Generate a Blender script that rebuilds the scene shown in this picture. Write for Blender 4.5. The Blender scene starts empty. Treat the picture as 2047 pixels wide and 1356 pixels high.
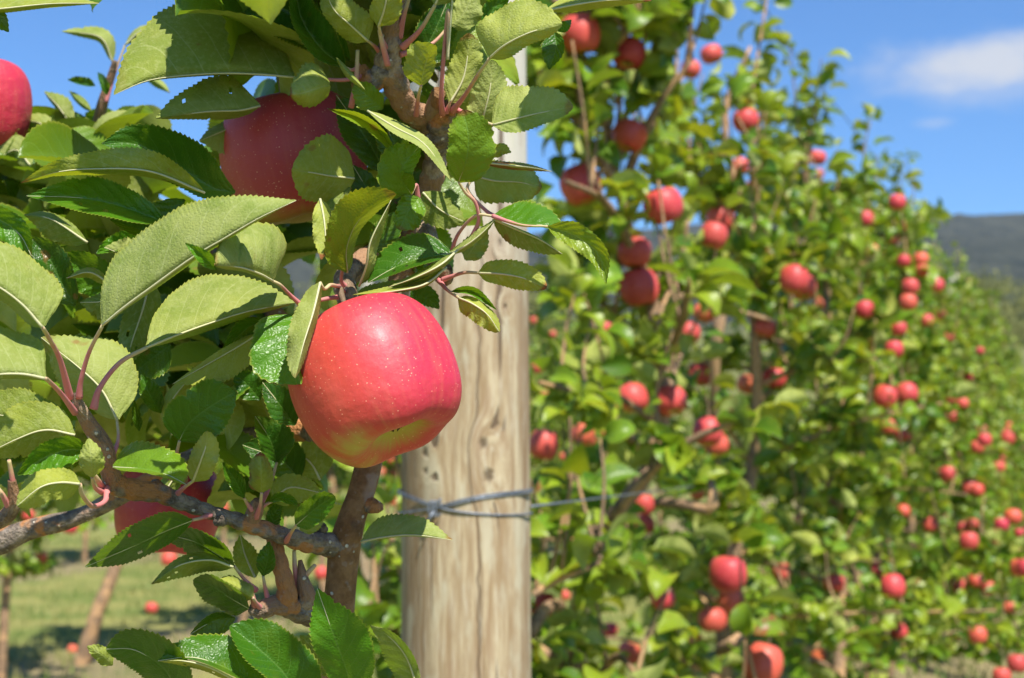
import bpy, math, random
import numpy as np
from mathutils import Vector, Matrix, Quaternion
R_ = math.radians
C = bpy.context.scene.collection
scn = bpy.context.scene

# ------------------------------------------------------------------ camera, sky, sun
F = 50/36*2047
PITCH = R_(4.06); CAMZ = 1.3
cam_d = bpy.data.cameras.new('camera'); cam = bpy.data.objects.new('camera', cam_d); C.objects.link(cam)
cam_d.lens = 50; cam_d.sensor_width = 36; cam_d.clip_start = 0.02; cam_d.clip_end = 9000
cam.location = (0, 0, CAMZ); cam.rotation_euler = (R_(90)+PITCH, 0, 0)
cam_d.dof.use_dof = True; cam_d.dof.focus_distance = 0.63; cam_d.dof.aperture_fstop = 14.5
scn.camera = cam
SUN = Vector((0.25, -0.52, 0.82)).normalized()
EL = math.asin(SUN.z); AZ = math.atan2(SUN.x, SUN.y)
sl = bpy.data.lights.new('sun', 'SUN'); sl.energy = 5.0; sl.angle = R_(0.53); sl.color = (1.0, 0.95, 0.85)
so = bpy.data.objects.new('sun', sl); C.objects.link(so); so.rotation_euler = SUN.to_track_quat('Z', 'Y').to_euler()
scn.view_settings.view_transform = 'Standard'; scn.view_settings.look = 'None'
scn.view_settings.exposure = 0.72; scn.view_settings.gamma = 1.0
scn.cycles.max_bounces = 8; scn.cycles.transmission_bounces = 6; scn.cycles.diffuse_bounces = 3
scn.cycles.sample_clamp_indirect = 6

FWD = Vector((0, math.cos(PITCH), math.sin(PITCH))); UPV = Vector((0, -math.sin(PITCH), math.cos(PITCH))); RT = Vector((1, 0, 0))
CAM = Vector((0, 0, CAMZ))
def at(x, y, d):
    x, y, d = float(x), float(y), float(d)
    return CAM + d*(FWD + RT*((x-1023.5)/F) + UPV*(-(y-678)/F))
def proj(P):
    v = np.asarray(P) - np.array(CAM)
    d = v @ np.array(FWD); return 1023.5+F*(v @ np.array(RT))/d, 678-F*(v @ np.array(UPV))/d, d

# ------------------------------------------------------------------ node helpers
class NT:
    def __init__(s, tree): s.t = tree; s.t.nodes.clear()
    def n(s, typ, ins=None, **kw):
        nd = s.t.nodes.new(typ)
        for k, v in kw.items(): setattr(nd, k, v)
        for k, v in (ins or {}).items(): s.set(nd, k, v)
        return nd
    def set(s, nd, k, v):
        sock = nd.inputs[k]
        if isinstance(v, bpy.types.NodeSocket): s.t.links.new(v, sock)
        else:
            if hasattr(sock.default_value, '__len__') and hasattr(v, '__len__') and len(sock.default_value) == 4 and len(v) == 3: v = (*v, 1)
            sock.default_value = v
    def m(s, op, a, b=0.0, c=0.0, clamp=False):
        nd = s.t.nodes.new('ShaderNodeMath'); nd.operation = op; nd.use_clamp = clamp
        s.set(nd, 0, a); s.set(nd, 1, b)
        if op in ('MULTIPLY_ADD', 'SMOOTH_MIN', 'COMPARE', 'WRAP'): s.set(nd, 2, c)
        return nd.outputs[0]
    def v(s, op, a, b=(0, 0, 0), scale=None):
        nd = s.t.nodes.new('ShaderNodeVectorMath'); nd.operation = op
        s.set(nd, 0, a)
        if op == 'SCALE': s.set(nd, 'Scale', scale)
        elif len(nd.inputs) > 1: s.set(nd, 1, b)
        return nd.outputs['Value'] if op in ('DOT_PRODUCT', 'LENGTH', 'DISTANCE') else nd.outputs[0]
    def mr(s, v, a, b, c=0.0, d=1.0, smooth=True):
        nd = s.t.nodes.new('ShaderNodeMapRange'); nd.interpolation_type = 'SMOOTHSTEP' if smooth else 'LINEAR'
        s.set(nd, 'Value', v); s.set(nd, 'From Min', a); s.set(nd, 'From Max', b); s.set(nd, 'To Min', c); s.set(nd, 'To Max', d)
        return nd.outputs[0]
    def mix(s, f, a, b, bt='MIX'):
        nd = s.t.nodes.new('ShaderNodeMix'); nd.data_type = 'RGBA'; nd.blend_type = bt
        s.set(nd, 0, f); s.set(nd, 6, a); s.set(nd, 7, b); return nd.outputs[2]
    def noise(s, vec, scale, detail=3.0, rough=0.55, out='Fac', dist=0.0):
        nd = s.n('ShaderNodeTexNoise', {'Vector': vec, 'Scale': scale, 'Detail': detail, 'Roughness': rough, 'Distortion': dist})
        return nd.outputs[out]
    def scalev(s, vec, sc):
        return s.v('MULTIPLY', vec, sc)
    def bump(s, h, strength, dist, normal=None):
        ins = {'Height': h, 'Strength': strength, 'Distance': dist}
        if normal is not None: ins['Normal'] = normal
        return s.n('ShaderNodeBump', ins).outputs[0]
def new_mat(name):
    m = bpy.data.materials.new(name); m.use_nodes = True; return m, NT(m.node_tree)
def finish(nt, shader):
    o = nt.n('ShaderNodeOutputMaterial'); nt.t.links.new(shader, o.inputs[0])
def principled(nt, **kw):
    names = {'base': 'Base Color', 'rough': 'Roughness', 'normal': 'Normal', 'metal': 'Metallic', 'spec': 'Specular IOR Level',
             'coat': 'Coat Weight', 'coatr': 'Coat Roughness', 'sss': 'Subsurface Weight', 'sssr': 'Subsurface Radius', 'ssss': 'Subsurface Scale',
             'sheen': 'Sheen Weight'}
    return nt.n('ShaderNodeBsdfPrincipled', {names[k]: v for k, v in kw.items()}).outputs[0]

# ------------------------------------------------------------------ world
w = bpy.data.worlds.new('World'); scn.world = w; w.use_nodes = True
nt = NT(w.node_tree)
sky = nt.n('ShaderNodeTexSky', sky_type='NISHITA', sun_disc=False, sun_elevation=EL, sun_rotation=AZ, altitude=300.0, air_density=1.0, dust_density=0.0, ozone_density=2.6)
tc = nt.n('ShaderNodeTexCoord').outputs['Generated']
def cloud_mask(px, py, sx, sy, dens, seed):
    d = (at(px, py, 1) - CAM).normalized()
    right = Vector((d.y, -d.x, 0)).normalized(); up = right.cross(d)
    a = nt.v('DOT_PRODUCT', tc, tuple(right)); b = nt.v('DOT_PRODUCT', tc, tuple(up)); c = nt.v('DOT_PRODUCT', tc, tuple(d))
    nv = nt.v('ADD', nt.v('MULTIPLY', tc, (14, 14, 26)), (seed, 0, 0))
    wob = nt.m('SUBTRACT', nt.noise(nv, 1.25, 5.0, 0.58), 0.5)
    e = nt.m('ADD', nt.m('POWER', nt.m('DIVIDE', a, sx), 2.0), nt.m('POWER', nt.m('DIVIDE', b, sy), 2.0))
    e = nt.m('SQRT', e); e = nt.m('ADD', e, nt.m('MULTIPLY', wob, 1.5))
    mk = nt.mr(e, 1.05, 0.15, 0, dens); return nt.m('MULTIPLY', mk, nt.m('GREATER_THAN', c, 0.5))
k = nt.m('MAXIMUM', cloud_mask(1955, 128, 0.088, 0.026, 0.95, 3.1), cloud_mask(1870, 245, 0.020, 0.006, 0.28, 9.0))
k = nt.m('MAXIMUM', k, cloud_mask(1990, 180, 0.060, 0.016, 0.35, 5.0))
tint = nt.mix(1.0, sky.outputs[0], (0.76, 1.30, 1.85), 'MULTIPLY')
skc = nt.mix(k, tint, (7.6, 8.0, 8.8))
bg = nt.n('ShaderNodeBackground', {'Color': skc, 'Strength': 0.057})
o = nt.n('ShaderNodeOutputWorld'); nt.t.links.new(bg.outputs[0], o.inputs[0])

# ------------------------------------------------------------------ materials
def leaf_material(name, fine=True):
    m, nt = new_mat(name)
    uv = nt.n('ShaderNodeUVMap', uv_map='UVMap').outputs[0]
    sp = nt.n('ShaderNodeSeparateXYZ', {0: uv})
    u, v_ = sp.outputs[0], sp.outputs[1]          # u -1..1 across, v 0..1 along
    au = nt.m('ABSOLUTE', u)
    at_ = nt.n('ShaderNodeAttribute', attribute_name='tint')
    ts = nt.n('ShaderNodeSeparateColor', {0: at_.outputs['Color']}); rnd, yel, brn = ts.outputs[0], ts.outputs[1], ts.outputs[2]
    oc = nt.n('ShaderNodeTexCoord').outputs['Object']
    n1 = nt.noise(oc, 55.0, 3.0); n2 = nt.noise(oc, 18.0, 2.0)
    back = nt.n('ShaderNodeNewGeometry').outputs['Backfacing']
    # lateral veins
    ph = nt.m('SUBTRACT', v_, nt.m('ADD', nt.m('MULTIPLY', au, 0.17), nt.m('MULTIPLY', nt.m('MULTIPLY', au, au), 0.09)))
    ph = nt.m('MULTIPLY', nt.m('ADD', ph, nt.m('MULTIPLY', nt.m('SUBTRACT', n2, 0.5), 0.09)), 7.5)
    ph = nt.m('ADD', ph, nt.m('MULTIPLY', nt.m('GREATER_THAN', u, 0.0), 0.45))
    pp = nt.m('PINGPONG', ph, 0.5)
    lat = nt.mr(pp, 0.045, 0.0)
    lat = nt.m('MULTIPLY', lat, nt.mr(au, 0.98, 0.55, 0.1, 1.0))
    mid = nt.mr(au, 0.045, 0.012)
    vein = nt.m('MAXIMUM', lat, mid)
    top = nt.mix(rnd, (0.012, 0.060, 0.003), (0.080, 0.225, 0.007)) if fine else nt.mix(rnd, (0.022, 0.078, 0.004), (0.20, 0.33, 0.016))
    top = nt.mix(nt.mr(n1, 0.35, 0.75, 0, 0.6), top, (0.035, 0.13, 0.012))
    top = nt.mix(yel, top, (0.23, 0.31, 0.018))
    top = nt.mix(nt.m('MULTIPLY', vein, 0.36), top, (0.20, 0.36, 0.07))
    bot = nt.mix(rnd, (0.17, 0.215, 0.030), (0.38, 0.42, 0.125)) if fine else nt.mix(rnd, (0.28, 0.33, 0.055), (0.56, 0.60, 0.20))
    bot = nt.mix(nt.m('MULTIPLY', yel, 0.7), bot, (0.42, 0.44, 0.055))
    bot = nt.mix(nt.mr(n1, 0.35, 0.75, 0, 0.75), bot, (0.17, 0.235, 0.035)); bot = nt.mix(nt.mr(nt.noise(oc, 420.0, 2.0), 0.45, 0.7, 0, 0.30), bot, (0.44, 0.47, 0.20))
    bot = nt.mix(nt.m('MULTIPLY', vein, 0.40), bot, (0.50, 0.54, 0.24))
    col = nt.mix(back, top, bot)
    col = nt.mix(nt.m('MULTIPLY', nt.mr(nt.noise(oc, 26.0, 4.0, 0.6), 0.50, 0.72), nt.mr(yel, 0.0, 1.0, 0.22, 0.75)), col, (0.34, 0.36, 0.035))
    # yellow rim, brown flecks and burnt tip
    rim = nt.m('MULTIPLY', nt.mr(au, 0.93, 1.0), 0.55)
    col = nt.mix(rim, col, (0.36, 0.36, 0.05))
    fl = nt.m('MULTIPLY', nt.mr(nt.noise(oc, 70.0, 2.0), 0.68, 0.74), 0.6)
    fl = nt.m('MULTIPLY', fl, nt.mr(brn, 0.0, 0.5, 0.15, 1.0))
    tipb = nt.mr(nt.m('ADD', v_, nt.m('MULTIPLY', nt.m('SUBTRACT', n1, 0.5), 0.3)), 0.90, 0.97)
    tipb = nt.m('MULTIPLY', tipb, nt.mr(brn, 0.4, 0.8))
    spot = nt.m('MULTIPLY', nt.mr(nt.noise(oc, 32.0, 3.0), 0.57, 0.62), nt.mr(brn, 0.75, 1.0))
    bb = nt.m('MAXIMUM', nt.m('MAXIMUM', fl, tipb), spot)
    col = nt.mix(bb, col, (0.27, 0.11, 0.035))
    # relief: puckered between the veins, fine net
    h = nt.m('MULTIPLY', nt.mr(pp, 0.0, 0.5), 1.0)
    h = nt.m('MINIMUM', h, nt.mr(au, 0.0, 0.14))
    net = nt.n('ShaderNodeTexVoronoi', {'Vector': oc, 'Scale': 620.0}, feature='DISTANCE_TO_EDGE').outputs['Distance']
    h = nt.m('ADD', nt.m('MULTIPLY', h, nt.m('SUBTRACT', 1.0, nt.m('MULTIPLY', back, 1.7))), nt.m('MULTIPLY', nt.m('MINIMUM', net, 0.35), 1.7))
    h = nt.m('ADD', h, nt.m('MULTIPLY', nt.noise(oc, 300.0, 2.0), 0.35))
    nrm = nt.bump(h, 0.7 if fine else 0.35, 0.00030)
    rough = nt.mix(back, (0.36, 0.36, 0.36), (0.62, 0.62, 0.62))
    pb = principled(nt, base=col, rough=rough, normal=nrm, spec=nt.mix(back, (0.36, 0.36, 0.36), (0.16, 0.16, 0.16)))
    tcol = nt.mix(yel, (0.24, 0.40, 0.010), (0.56, 0.58, 0.015))
    tcol = nt.mix(nt.m('MULTIPLY', vein, 0.35), tcol, (0.12, 0.20, 0.02))
    tcol = nt.mix(bb, tcol, (0.20, 0.07, 0.02))
    tr = nt.n('ShaderNodeBsdfTranslucent', {'Color': tcol, 'Normal': nrm}).outputs[0]
    ms = nt.n('ShaderNodeMixShader', {0: 0.28, 1: pb, 2: tr}).outputs[0]
    finish(nt, ms); return m
M_LEAF = leaf_material('leaf'); M_LEAF_FAR = leaf_material('leaf_loose', False)

def petiole_material():
    m, nt = new_mat('petiole')
    uv = nt.n('ShaderNodeUVMap', uv_map='UVMap').outputs[0]
    v_ = nt.n('ShaderNodeSeparateXYZ', {0: uv}).outputs[1]
    oc = nt.n('ShaderNodeTexCoord').outputs['Object']
    n = nt.noise(oc, 160.0, 3.0)
    f = nt.mr(nt.m('ADD', v_, nt.m('MULTIPLY', nt.m('SUBTRACT', n, 0.5), 0.6)), 0.35, 1.0)
    c = nt.mix(f, (0.56, 0.16, 0.17), (0.50, 0.44, 0.20))
    c = nt.mix(nt.m('MULTIPLY', n, 0.35), c, (0.62, 0.40, 0.34))
    finish(nt, principled(nt, base=c, rough=0.55, normal=nt.bump(n, 0.4, 0.0005), spec=0.2)); return m
M_PET = petiole_material()

def bark_material(name, kind):
    m, nt = new_mat(name)
    oc = nt.n('ShaderNodeTexCoord').outputs['Object']
    n = nt.noise(oc, 60.0 if kind == 'far' else 130.0, 6.0, 0.7); nb = nt.noise(oc, 34.0 if kind != 'far' else 12.0, 3.0)
    cols = {'old': ((0.115, 0.088, 0.070), (0.31, 0.25, 0.195), (0.44, 0.20, 0.08)),
            'brown': ((0.19, 0.095, 0.042), (0.30, 0.165, 0.075), (0.32, 0.21, 0.14)),
            'spur': ((0.17, 0.115, 0.075), (0.42, 0.31, 0.21), (0.33, 0.19, 0.11)),
            'far': ((0.20, 0.13, 0.08), (0.36, 0.23, 0.135), (0.48, 0.29, 0.15))}[kind]
    c = nt.mix(nt.mr(n, 0.35, 0.65), cols[0], cols[1])
    c = nt.mix(nt.mr(nb, 0.50, 0.545), c, cols[2])
    uv = nt.n('ShaderNodeUVMap', uv_map='UVMap').outputs[0]
    rings = nt.noise(nt.v('MULTIPLY', uv, (0.6, 1.0, 1)), 26.0 if kind != 'brown' else 9.0, 3.0)
    c = nt.mix(nt.mr(rings, 0.60, 0.72, 0, 0.45), c, (0.07, 0.052, 0.045))
    c = nt.mix(nt.mr(nt.noise(oc, 240.0, 2.0), 0.62, 0.70, 0, 0.22), c, (0.40, 0.35, 0.32))
    vo = nt.n('ShaderNodeTexVoronoi', {'Vector': oc, 'Scale': 260.0, 'Randomness': 1.0})
    dot = nt.m('MULTIPLY', nt.mr(vo.outputs['Distance'], 0.30, 0.20), nt.m('GREATER_THAN', nt.n('ShaderNodeSeparateColor', {0: vo.outputs['Color']}).outputs[0], 0.88))
    c = nt.mix(dot, c, (0.62, 0.55, 0.45))
    h = nt.m('ADD', nt.m('ADD', nt.m('MULTIPLY', n, 0.8), nt.m('MULTIPLY', dot, 0.5)), nt.m('MULTIPLY', rings, 1.4))
    finish(nt, principled(nt, base=c, rough=0.85, normal=nt.bump(h, 1.0, 0.0016), spec=0.15)); return m
M_BARK = bark_material('bark_old', 'old'); M_BARKB = bark_material('bark_brown', 'brown'); M_SPUR = bark_material('bark_spur', 'spur'); M_BARKF = bark_material('bark_far', 'far')

def apple_material():
    m, nt = new_mat('apple_skin')
    oc = nt.n('ShaderNodeTexCoord').outputs['Generated']
    p = nt.v('SUBTRACT', nt.v('SCALE', oc, scale=2.0), (1, 1, 1))
    sx = nt.n('ShaderNodeSeparateXYZ', {0: p}); x, y, z = sx.outputs
    oi = nt.n('ShaderNodeObjectInfo'); oci = nt.n('ShaderNodeSeparateColor', {0: oi.outputs['Color']})
    hue, grn, drk = oci.outputs
    ang = nt.m('ARCTAN2', y, x)
    st = nt.n('ShaderNodeCombineXYZ', {0: nt.m('MULTIPLY', nt.m('SINE', ang), 3.0), 1: nt.m('MULTIPLY', nt.m('COSINE', ang), 3.0), 2: nt.m('MULTIPLY', z, 0.35)}).outputs[0]
    stripe = nt.noise(st, 2.6, 4.0, 0.6)
    blot = nt.noise(p, 2.2, 3.0)
    # +x side carries the deep pink blush, -x turns to orange red
    f = nt.m('ADD', nt.m('ADD', x, nt.m('MULTIPLY', nt.m('SUBTRACT', stripe, 0.5), 0.55)), nt.m('MULTIPLY', nt.m('SUBTRACT', blot, 0.5), 0.5))
    c = nt.mix(nt.mr(f, -0.55, 0.65), (0.60, 0.066, 0.042), (0.54, 0.026, 0.060))
    c = nt.mix(nt.mr(nt.m('ADD', stripe, nt.m('MULTIPLY', blot, 0.3)), 0.55, 0.95, 0, 0.24), c, (0.74, 0.20, 0.10))
    c = nt.mix(nt.m('MULTIPLY', hue, 0.75), c, (0.78, 0.22, 0.06))
    # ground colour, yellow green, low on the fruit
    g = nt.m('ADD', nt.m('MULTIPLY', z, -1.0), nt.m('ADD', nt.m('MULTIPLY', x, -0.42), nt.m('MULTIPLY', y, -0.25)))
    g = nt.m('ADD', g, nt.m('MULTIPLY', nt.m('SUBTRACT', blot, 0.5), 0.55)); g = nt.m('ADD', g, nt.m('MULTIPLY', nt.m('SUBTRACT', stripe, 0.5), 0.35))
    g = nt.m('ADD', g, nt.m('MULTIPLY', nt.m('SUBTRACT', grn, 0.5), 0.8))
    rr = nt.m('SQRT', nt.m('ADD', nt.m('MULTIPLY', x, x), nt.m('MULTIPLY', y, y)))
    basin = nt.m('MULTIPLY', nt.mr(nt.m('ADD', rr, nt.m('MULTIPLY', nt.m('SUBTRACT', stripe, 0.5), 0.22)), 0.50, 0.20), nt.mr(z, -0.1, -0.5))
    gm = nt.m('MAXIMUM', nt.mr(g, 0.95, 1.45, 0, 0.95), nt.m('MULTIPLY', basin, 0.9))
    c = nt.mix(gm, c, (0.44, 0.39, 0.065))
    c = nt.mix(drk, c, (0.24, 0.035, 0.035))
    # lenticels
    vo = nt.n('ShaderNodeTexVoronoi', {'Vector': p, 'Scale': 19.0, 'Randomness': 1.0})
    rsz = nt.n('ShaderNodeSeparateColor', {0: vo.outputs['Color']}).outputs[0]
    dot = nt.m('MULTIPLY', nt.m('SUBTRACT', nt.m('MULTIPLY', rsz, 0.13), nt.m('SUBTRACT', vo.outputs['Distance'], 0.075)), 14.0, clamp=True)
    c = nt.mix(nt.m('MULTIPLY', dot, 0.6), c, (0.90, 0.52, 0.32))
    fine = nt.noise(p, 60.0, 3.0, 0.7)
    c = nt.mix(nt.mr(fine, 0.55, 0.75, 0, 0.14), c, (0.85, 0.30, 0.24))
    h = nt.m('ADD', nt.noise(p, 26.0, 4.0, 0.7), nt.m('MULTIPLY', nt.noise(p, 3.5, 2.0), 6.0))
    nrm = nt.bump(h, 0.35, 0.0004)
    finish(nt, principled(nt, base=c, rough=nt.mr(fine, 0.3, 0.7, 0.44, 0.60), normal=nrm, spec=0.40, sss=0.08, sssr=(0.010, 0.003, 0.002), ssss=0.4, coat=0.08, coatr=0.28)); return m
M_APPLE = apple_material()

def simple(name, col, rough=0.6, metal=0.0, nscale=80.0, var=0.3, bump=0.3, dist=0.001, col2=None):
    m, nt = new_mat(name)
    oc = nt.n('ShaderNodeTexCoord').outputs['Object']; n = nt.noise(oc, nscale, 4.0)
    c2 = col2 or tuple(c*(1-var) for c in col)
    c = nt.mix(nt.mr(n, 0.35, 0.65), col, c2)
    finish(nt, principled(nt, base=c, rough=rough, metal=metal, normal=nt.bump(n, bump, dist))); return m
M_STEM = simple('apple_stem', (0.20, 0.13, 0.07), 0.7)
M_CALYX = simple('calyx', (0.05, 0.035, 0.022), 0.9, col2=(0.12, 0.09, 0.05))
M_WIRE = simple('galvanised_wire', (0.24, 0.27, 0.32), 0.5, 0.55, 300.0, 0.45)

def wood_material():
    m, nt = new_mat('weathered_wood')
    oc = nt.n('ShaderNodeTexCoord').outputs['Object']
    sp = nt.n('ShaderNodeSeparateXYZ', {0: oc}); x, y, z = sp.outputs
    knots = KNOTS
    warp = None; kmask = None; kdark = None; ring = None
    for (kx, ky, kz, r) in knots:
        dv = nt.v('MULTIPLY', nt.v('SUBTRACT', oc, (kx, ky, kz)), (1.0, 1.0, 0.72))
        dist = nt.v('LENGTH', dv)
        e = nt.m('EXPONENT', nt.m('MULTIPLY', nt.m('POWER', nt.m('DIVIDE', dist, r), 2.0), -0.55))
        warp = e if warp is None else nt.m('ADD', warp, e)
        kd = nt.mr(nt.m('ADD', nt.m('DIVIDE', dist, r), nt.m('MULTIPLY', nt.noise(oc, 180.0, 2.0), 0.5)), 0.75, 0.35)
        kdark = kd if kdark is None else nt.m('MAXIMUM', kdark, kd)
    xx = nt.m('ADD', x, nt.m('MULTIPLY', warp, 0.018))
    gv = nt.n('ShaderNodeCombineXYZ', {0: xx, 1: y, 2: nt.m('MULTIPLY', z, 0.07)}).outputs[0]
    g1 = nt.noise(gv, 130.0, 7.0, 0.75, dist=0.3); g2 = nt.noise(gv, 28.0, 3.0, 0.5, dist=1.2); g3 = nt.noise(gv, 320.0, 3.0, 0.6)
    c = nt.mix(nt.mr(g1, 0.38, 0.66), (0.29, 0.20, 0.11), (0.50, 0.415, 0.275))
    c = nt.mix(nt.mr(g2, 0.45, 0.66, 0, 0.60), c, (0.225, 0.135, 0.070))
    c = nt.mix(nt.mr(g3, 0.52, 0.70, 0, 0.45), c, (0.55, 0.50, 0.40))
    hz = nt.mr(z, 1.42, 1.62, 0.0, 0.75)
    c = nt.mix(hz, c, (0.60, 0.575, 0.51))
    blot = nt.noise(nt.n('ShaderNodeCombineXYZ', {0: x, 1: y, 2: nt.m('MULTIPLY', z, 0.30)}).outputs[0], 42.0, 3.0)
    c = nt.mix(nt.mr(blot, 0.55, 0.66, 0, 0.50), c, (0.50, 0.47, 0.35))
    c = nt.mix(nt.mr(blot, 0.42, 0.34, 0, 0.45), c, (0.30, 0.20, 0.12))
    crack = nt.mr(nt.noise(nt.n('ShaderNodeCombineXYZ', {0: xx, 1: y, 2: nt.m('MULTIPLY', z, 0.022)}).outputs[0], 75.0, 2.0), 0.645, 0.675)
    cx = nt.mr(nt.m('ABSOLUTE', nt.m('SUBTRACT', xx, nt.m('ADD', 0.018, nt.m('MULTIPLY', nt.m('SUBTRACT', nt.noise(nt.n('ShaderNodeCombineXYZ', {0: 0.0, 1: 0.0, 2: z}).outputs[0], 18.0, 2.0), 0.5), 0.02)))), 0.0016, 0.0006)
    crack = nt.m('MAXIMUM', crack, nt.m('MULTIPLY', cx, 0.8))
    c = nt.mix(nt.m('MULTIPLY', crack, 0.9), c, (0.12, 0.08, 0.05))
    c = nt.mix(nt.m('MULTIPLY', kdark, 0.85), c, (0.085, 0.055, 0.032))
    h = nt.m('ADD', nt.m('ADD', g1, nt.m('MULTIPLY', g3, 0.4)), nt.m('ADD', nt.m('MULTIPLY', crack, -2.0), nt.m('MULTIPLY', kdark, -1.2)))
    finish(nt, principled(nt, base=c, rough=0.82, normal=nt.bump(h, 0.6, 0.0022), spec=0.25)); return m

# ------------------------------------------------------------------ mesh helpers
def mesh_np(name, V, quads, mat, uv=None, tint=None, parent=None, smooth=True, tris=None):
    me = bpy.data.meshes.new(name)
    V = np.asarray(V, dtype=np.float32)
    off = np.zeros(3, dtype=np.float32)
    if parent is not None: off = np.array(world_loc(parent), dtype=np.float32)
    V = V - off
    faces = []
    quads = np.asarray(quads, dtype=np.int32).reshape(-1, 4)
    tr = np.asarray(tris if tris is not None else [], dtype=np.int32).reshape(-1, 3)
    nl = quads.size + tr.size
    me.vertices.add(len(V)); me.vertices.foreach_set('co', V.ravel())
    me.loops.add(nl); me.loops.foreach_set('vertex_index', np.concatenate([quads.ravel(), tr.ravel()]))
    me.polygons.add(len(quads)+len(tr))
    ls = np.concatenate([np.arange(len(quads))*4, quads.size+np.arange(len(tr))*3]).astype(np.int32)
    me.polygons.foreach_set('loop_start', ls)
    me.update(calc_edges=True)
    me.polygons.foreach_set('use_smooth', np.full(len(me.polygons), smooth))
    li = np.concatenate([quads.ravel(), tr.ravel()])
    if uv is not None:
        l = me.uv_layers.new(name='UVMap'); l.data.foreach_set('uv', np.asarray(uv, dtype=np.float32)[li].ravel())
    if tint is not None:
        a = me.attributes.new('tint', 'FLOAT_COLOR', 'POINT')
        t = np.ones((len(V), 4), dtype=np.float32); t[:, :3] = tint; a.data.foreach_set('color', t.ravel())
    me.materials.append(mat); me.update()
    o = bpy.data.objects.new(name, me); C.objects.link(o)
    if parent is not None: o.parent = parent
    return o
def world_loc(o):
    v = Vector(o.location)
    while o.parent: o = o.parent; v += Vector(o.location)
    return v
def empty(name, loc):
    o = bpy.data.objects.new(name, None); C.objects.link(o); o.location = loc; o.empty_display_size = 0.05; return o
def tag(o, label, cat=None, group=None, kind=None):
    if label: o['label'] = label
    if cat: o['category'] = cat
    if group: o['group'] = group
    if kind: o['kind'] = kind
    return o
def spline(P, n):
    P = np.asarray(P, dtype=float)
    if len(P) == 2: t = np.linspace(0, 1, n)[:, None]; return P[0]*(1-t)+P[1]*t
    Q = np.vstack([2*P[0]-P[1], P, 2*P[-1]-P[-2]])
    seg = np.r_[0, np.cumsum(np.linalg.norm(np.diff(P[:, :3], axis=0), axis=1)**0.8)]
    s = np.linspace(0, seg[-1], n); out = []
    for a in s:
        i = min(max(np.searchsorted(seg, a, 'right')-1, 0), len(P)-2)
        t = (a-seg[i])/max(seg[i+1]-seg[i], 1e-9)
        p0, p1, p2, p3 = Q[i], Q[i+1], Q[i+2], Q[i+3]
        out.append(0.5*((2*p1)+(-p0+p2)*t+(2*p0-5*p1+4*p2-p3)*t*t+(-p0+3*p1-3*p2+p3)*t**3))
    return np.array(out)
def tube_data(P, rad, sides=10, n=None, knob=0.0, seed=0, freq=9.0, ring=0.0):
    """P list of (x,y,z); rad list of radii"""
    P = np.asarray(P, dtype=float); rad = np.asarray(rad, dtype=float)
    n = n or max(8, 6*len(P))
    D = spline(np.hstack([P, rad[:, None]]), n); X = D[:, :3]; r = np.abs(D[:, 3])
    T = np.gradient(X, axis=0); T /= np.linalg.norm(T, axis=1)[:, None]+1e-12
    up = np.array([0.3, 0.9, 0.2]); up /= np.linalg.norm(up)
    if abs(T[0] @ up) > 0.9: up = np.array([0.9, 0, 0.4])
    rs = np.random.RandomState(seed); V = []; UV = []
    A = up - (up @ T[0])*T[0]; A /= np.linalg.norm(A)
    ph = rs.rand(6)*6.28; L = 0
    for i in range(n):
        A = A-(A @ T[i])*T[i]; A /= np.linalg.norm(A); B = np.cross(T[i], A)
        if i: L += np.linalg.norm(X[i]-X[i-1])
        for j in range(sides):
            a = 2*math.pi*j/sides
            k = 1+knob*(0.5*math.sin(2*a+ph[0]+L*freq*7)+0.35*math.sin(3*a+ph[1]-L*freq*11)+0.5*math.sin(L*freq*20+ph[2])) + ring*(abs(math.sin(L*420+0.4*math.sin(a)))-0.5)
            V.append(X[i]+r[i]*k*(math.cos(a)*A+math.sin(a)*B)); UV.append((j/sides, L*10))
    Q = []
    for i in range(n-1):
        for j in range(sides):
            a = i*sides+j; b = i*sides+(j+1) % sides; Q.append((a, b, b+sides, a+sides))
    T_ = []
    for base, pt in ((0, X[0]), ((n-1)*sides, X[-1])):
        V.append(pt); UV.append((0.5, 0)); c = len(V)-1
        for j in range(sides):
            a, b = base+j, base+(j+1) % sides; T_.append((a, c, b) if base == 0 else (a, b, c))
    return np.array(V), np.array(Q), np.array(T_), np.array(UV)
def merge(parts):
    V, Q, T, U = [], [], [], []; k = 0
    for v, q, t, u in parts:
        V.append(v); U.append(u)
        if len(q): Q.append(q+k)
        if len(t): T.append(t+k)
        k += len(v)
    return np.vstack(V), np.vstack(Q), (np.vstack(T) if T else None), np.vstack(U)
def tubes(name, lst, mat, parent, **kw):
    """lst of (points, radii)"""
    V, Q, T, U = merge([tube_data(p, r, seed=i, **kw) for i, (p, r) in enumerate(lst)])
    return mesh_np(name, V, Q, mat, uv=U, parent=parent, tris=T)

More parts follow.
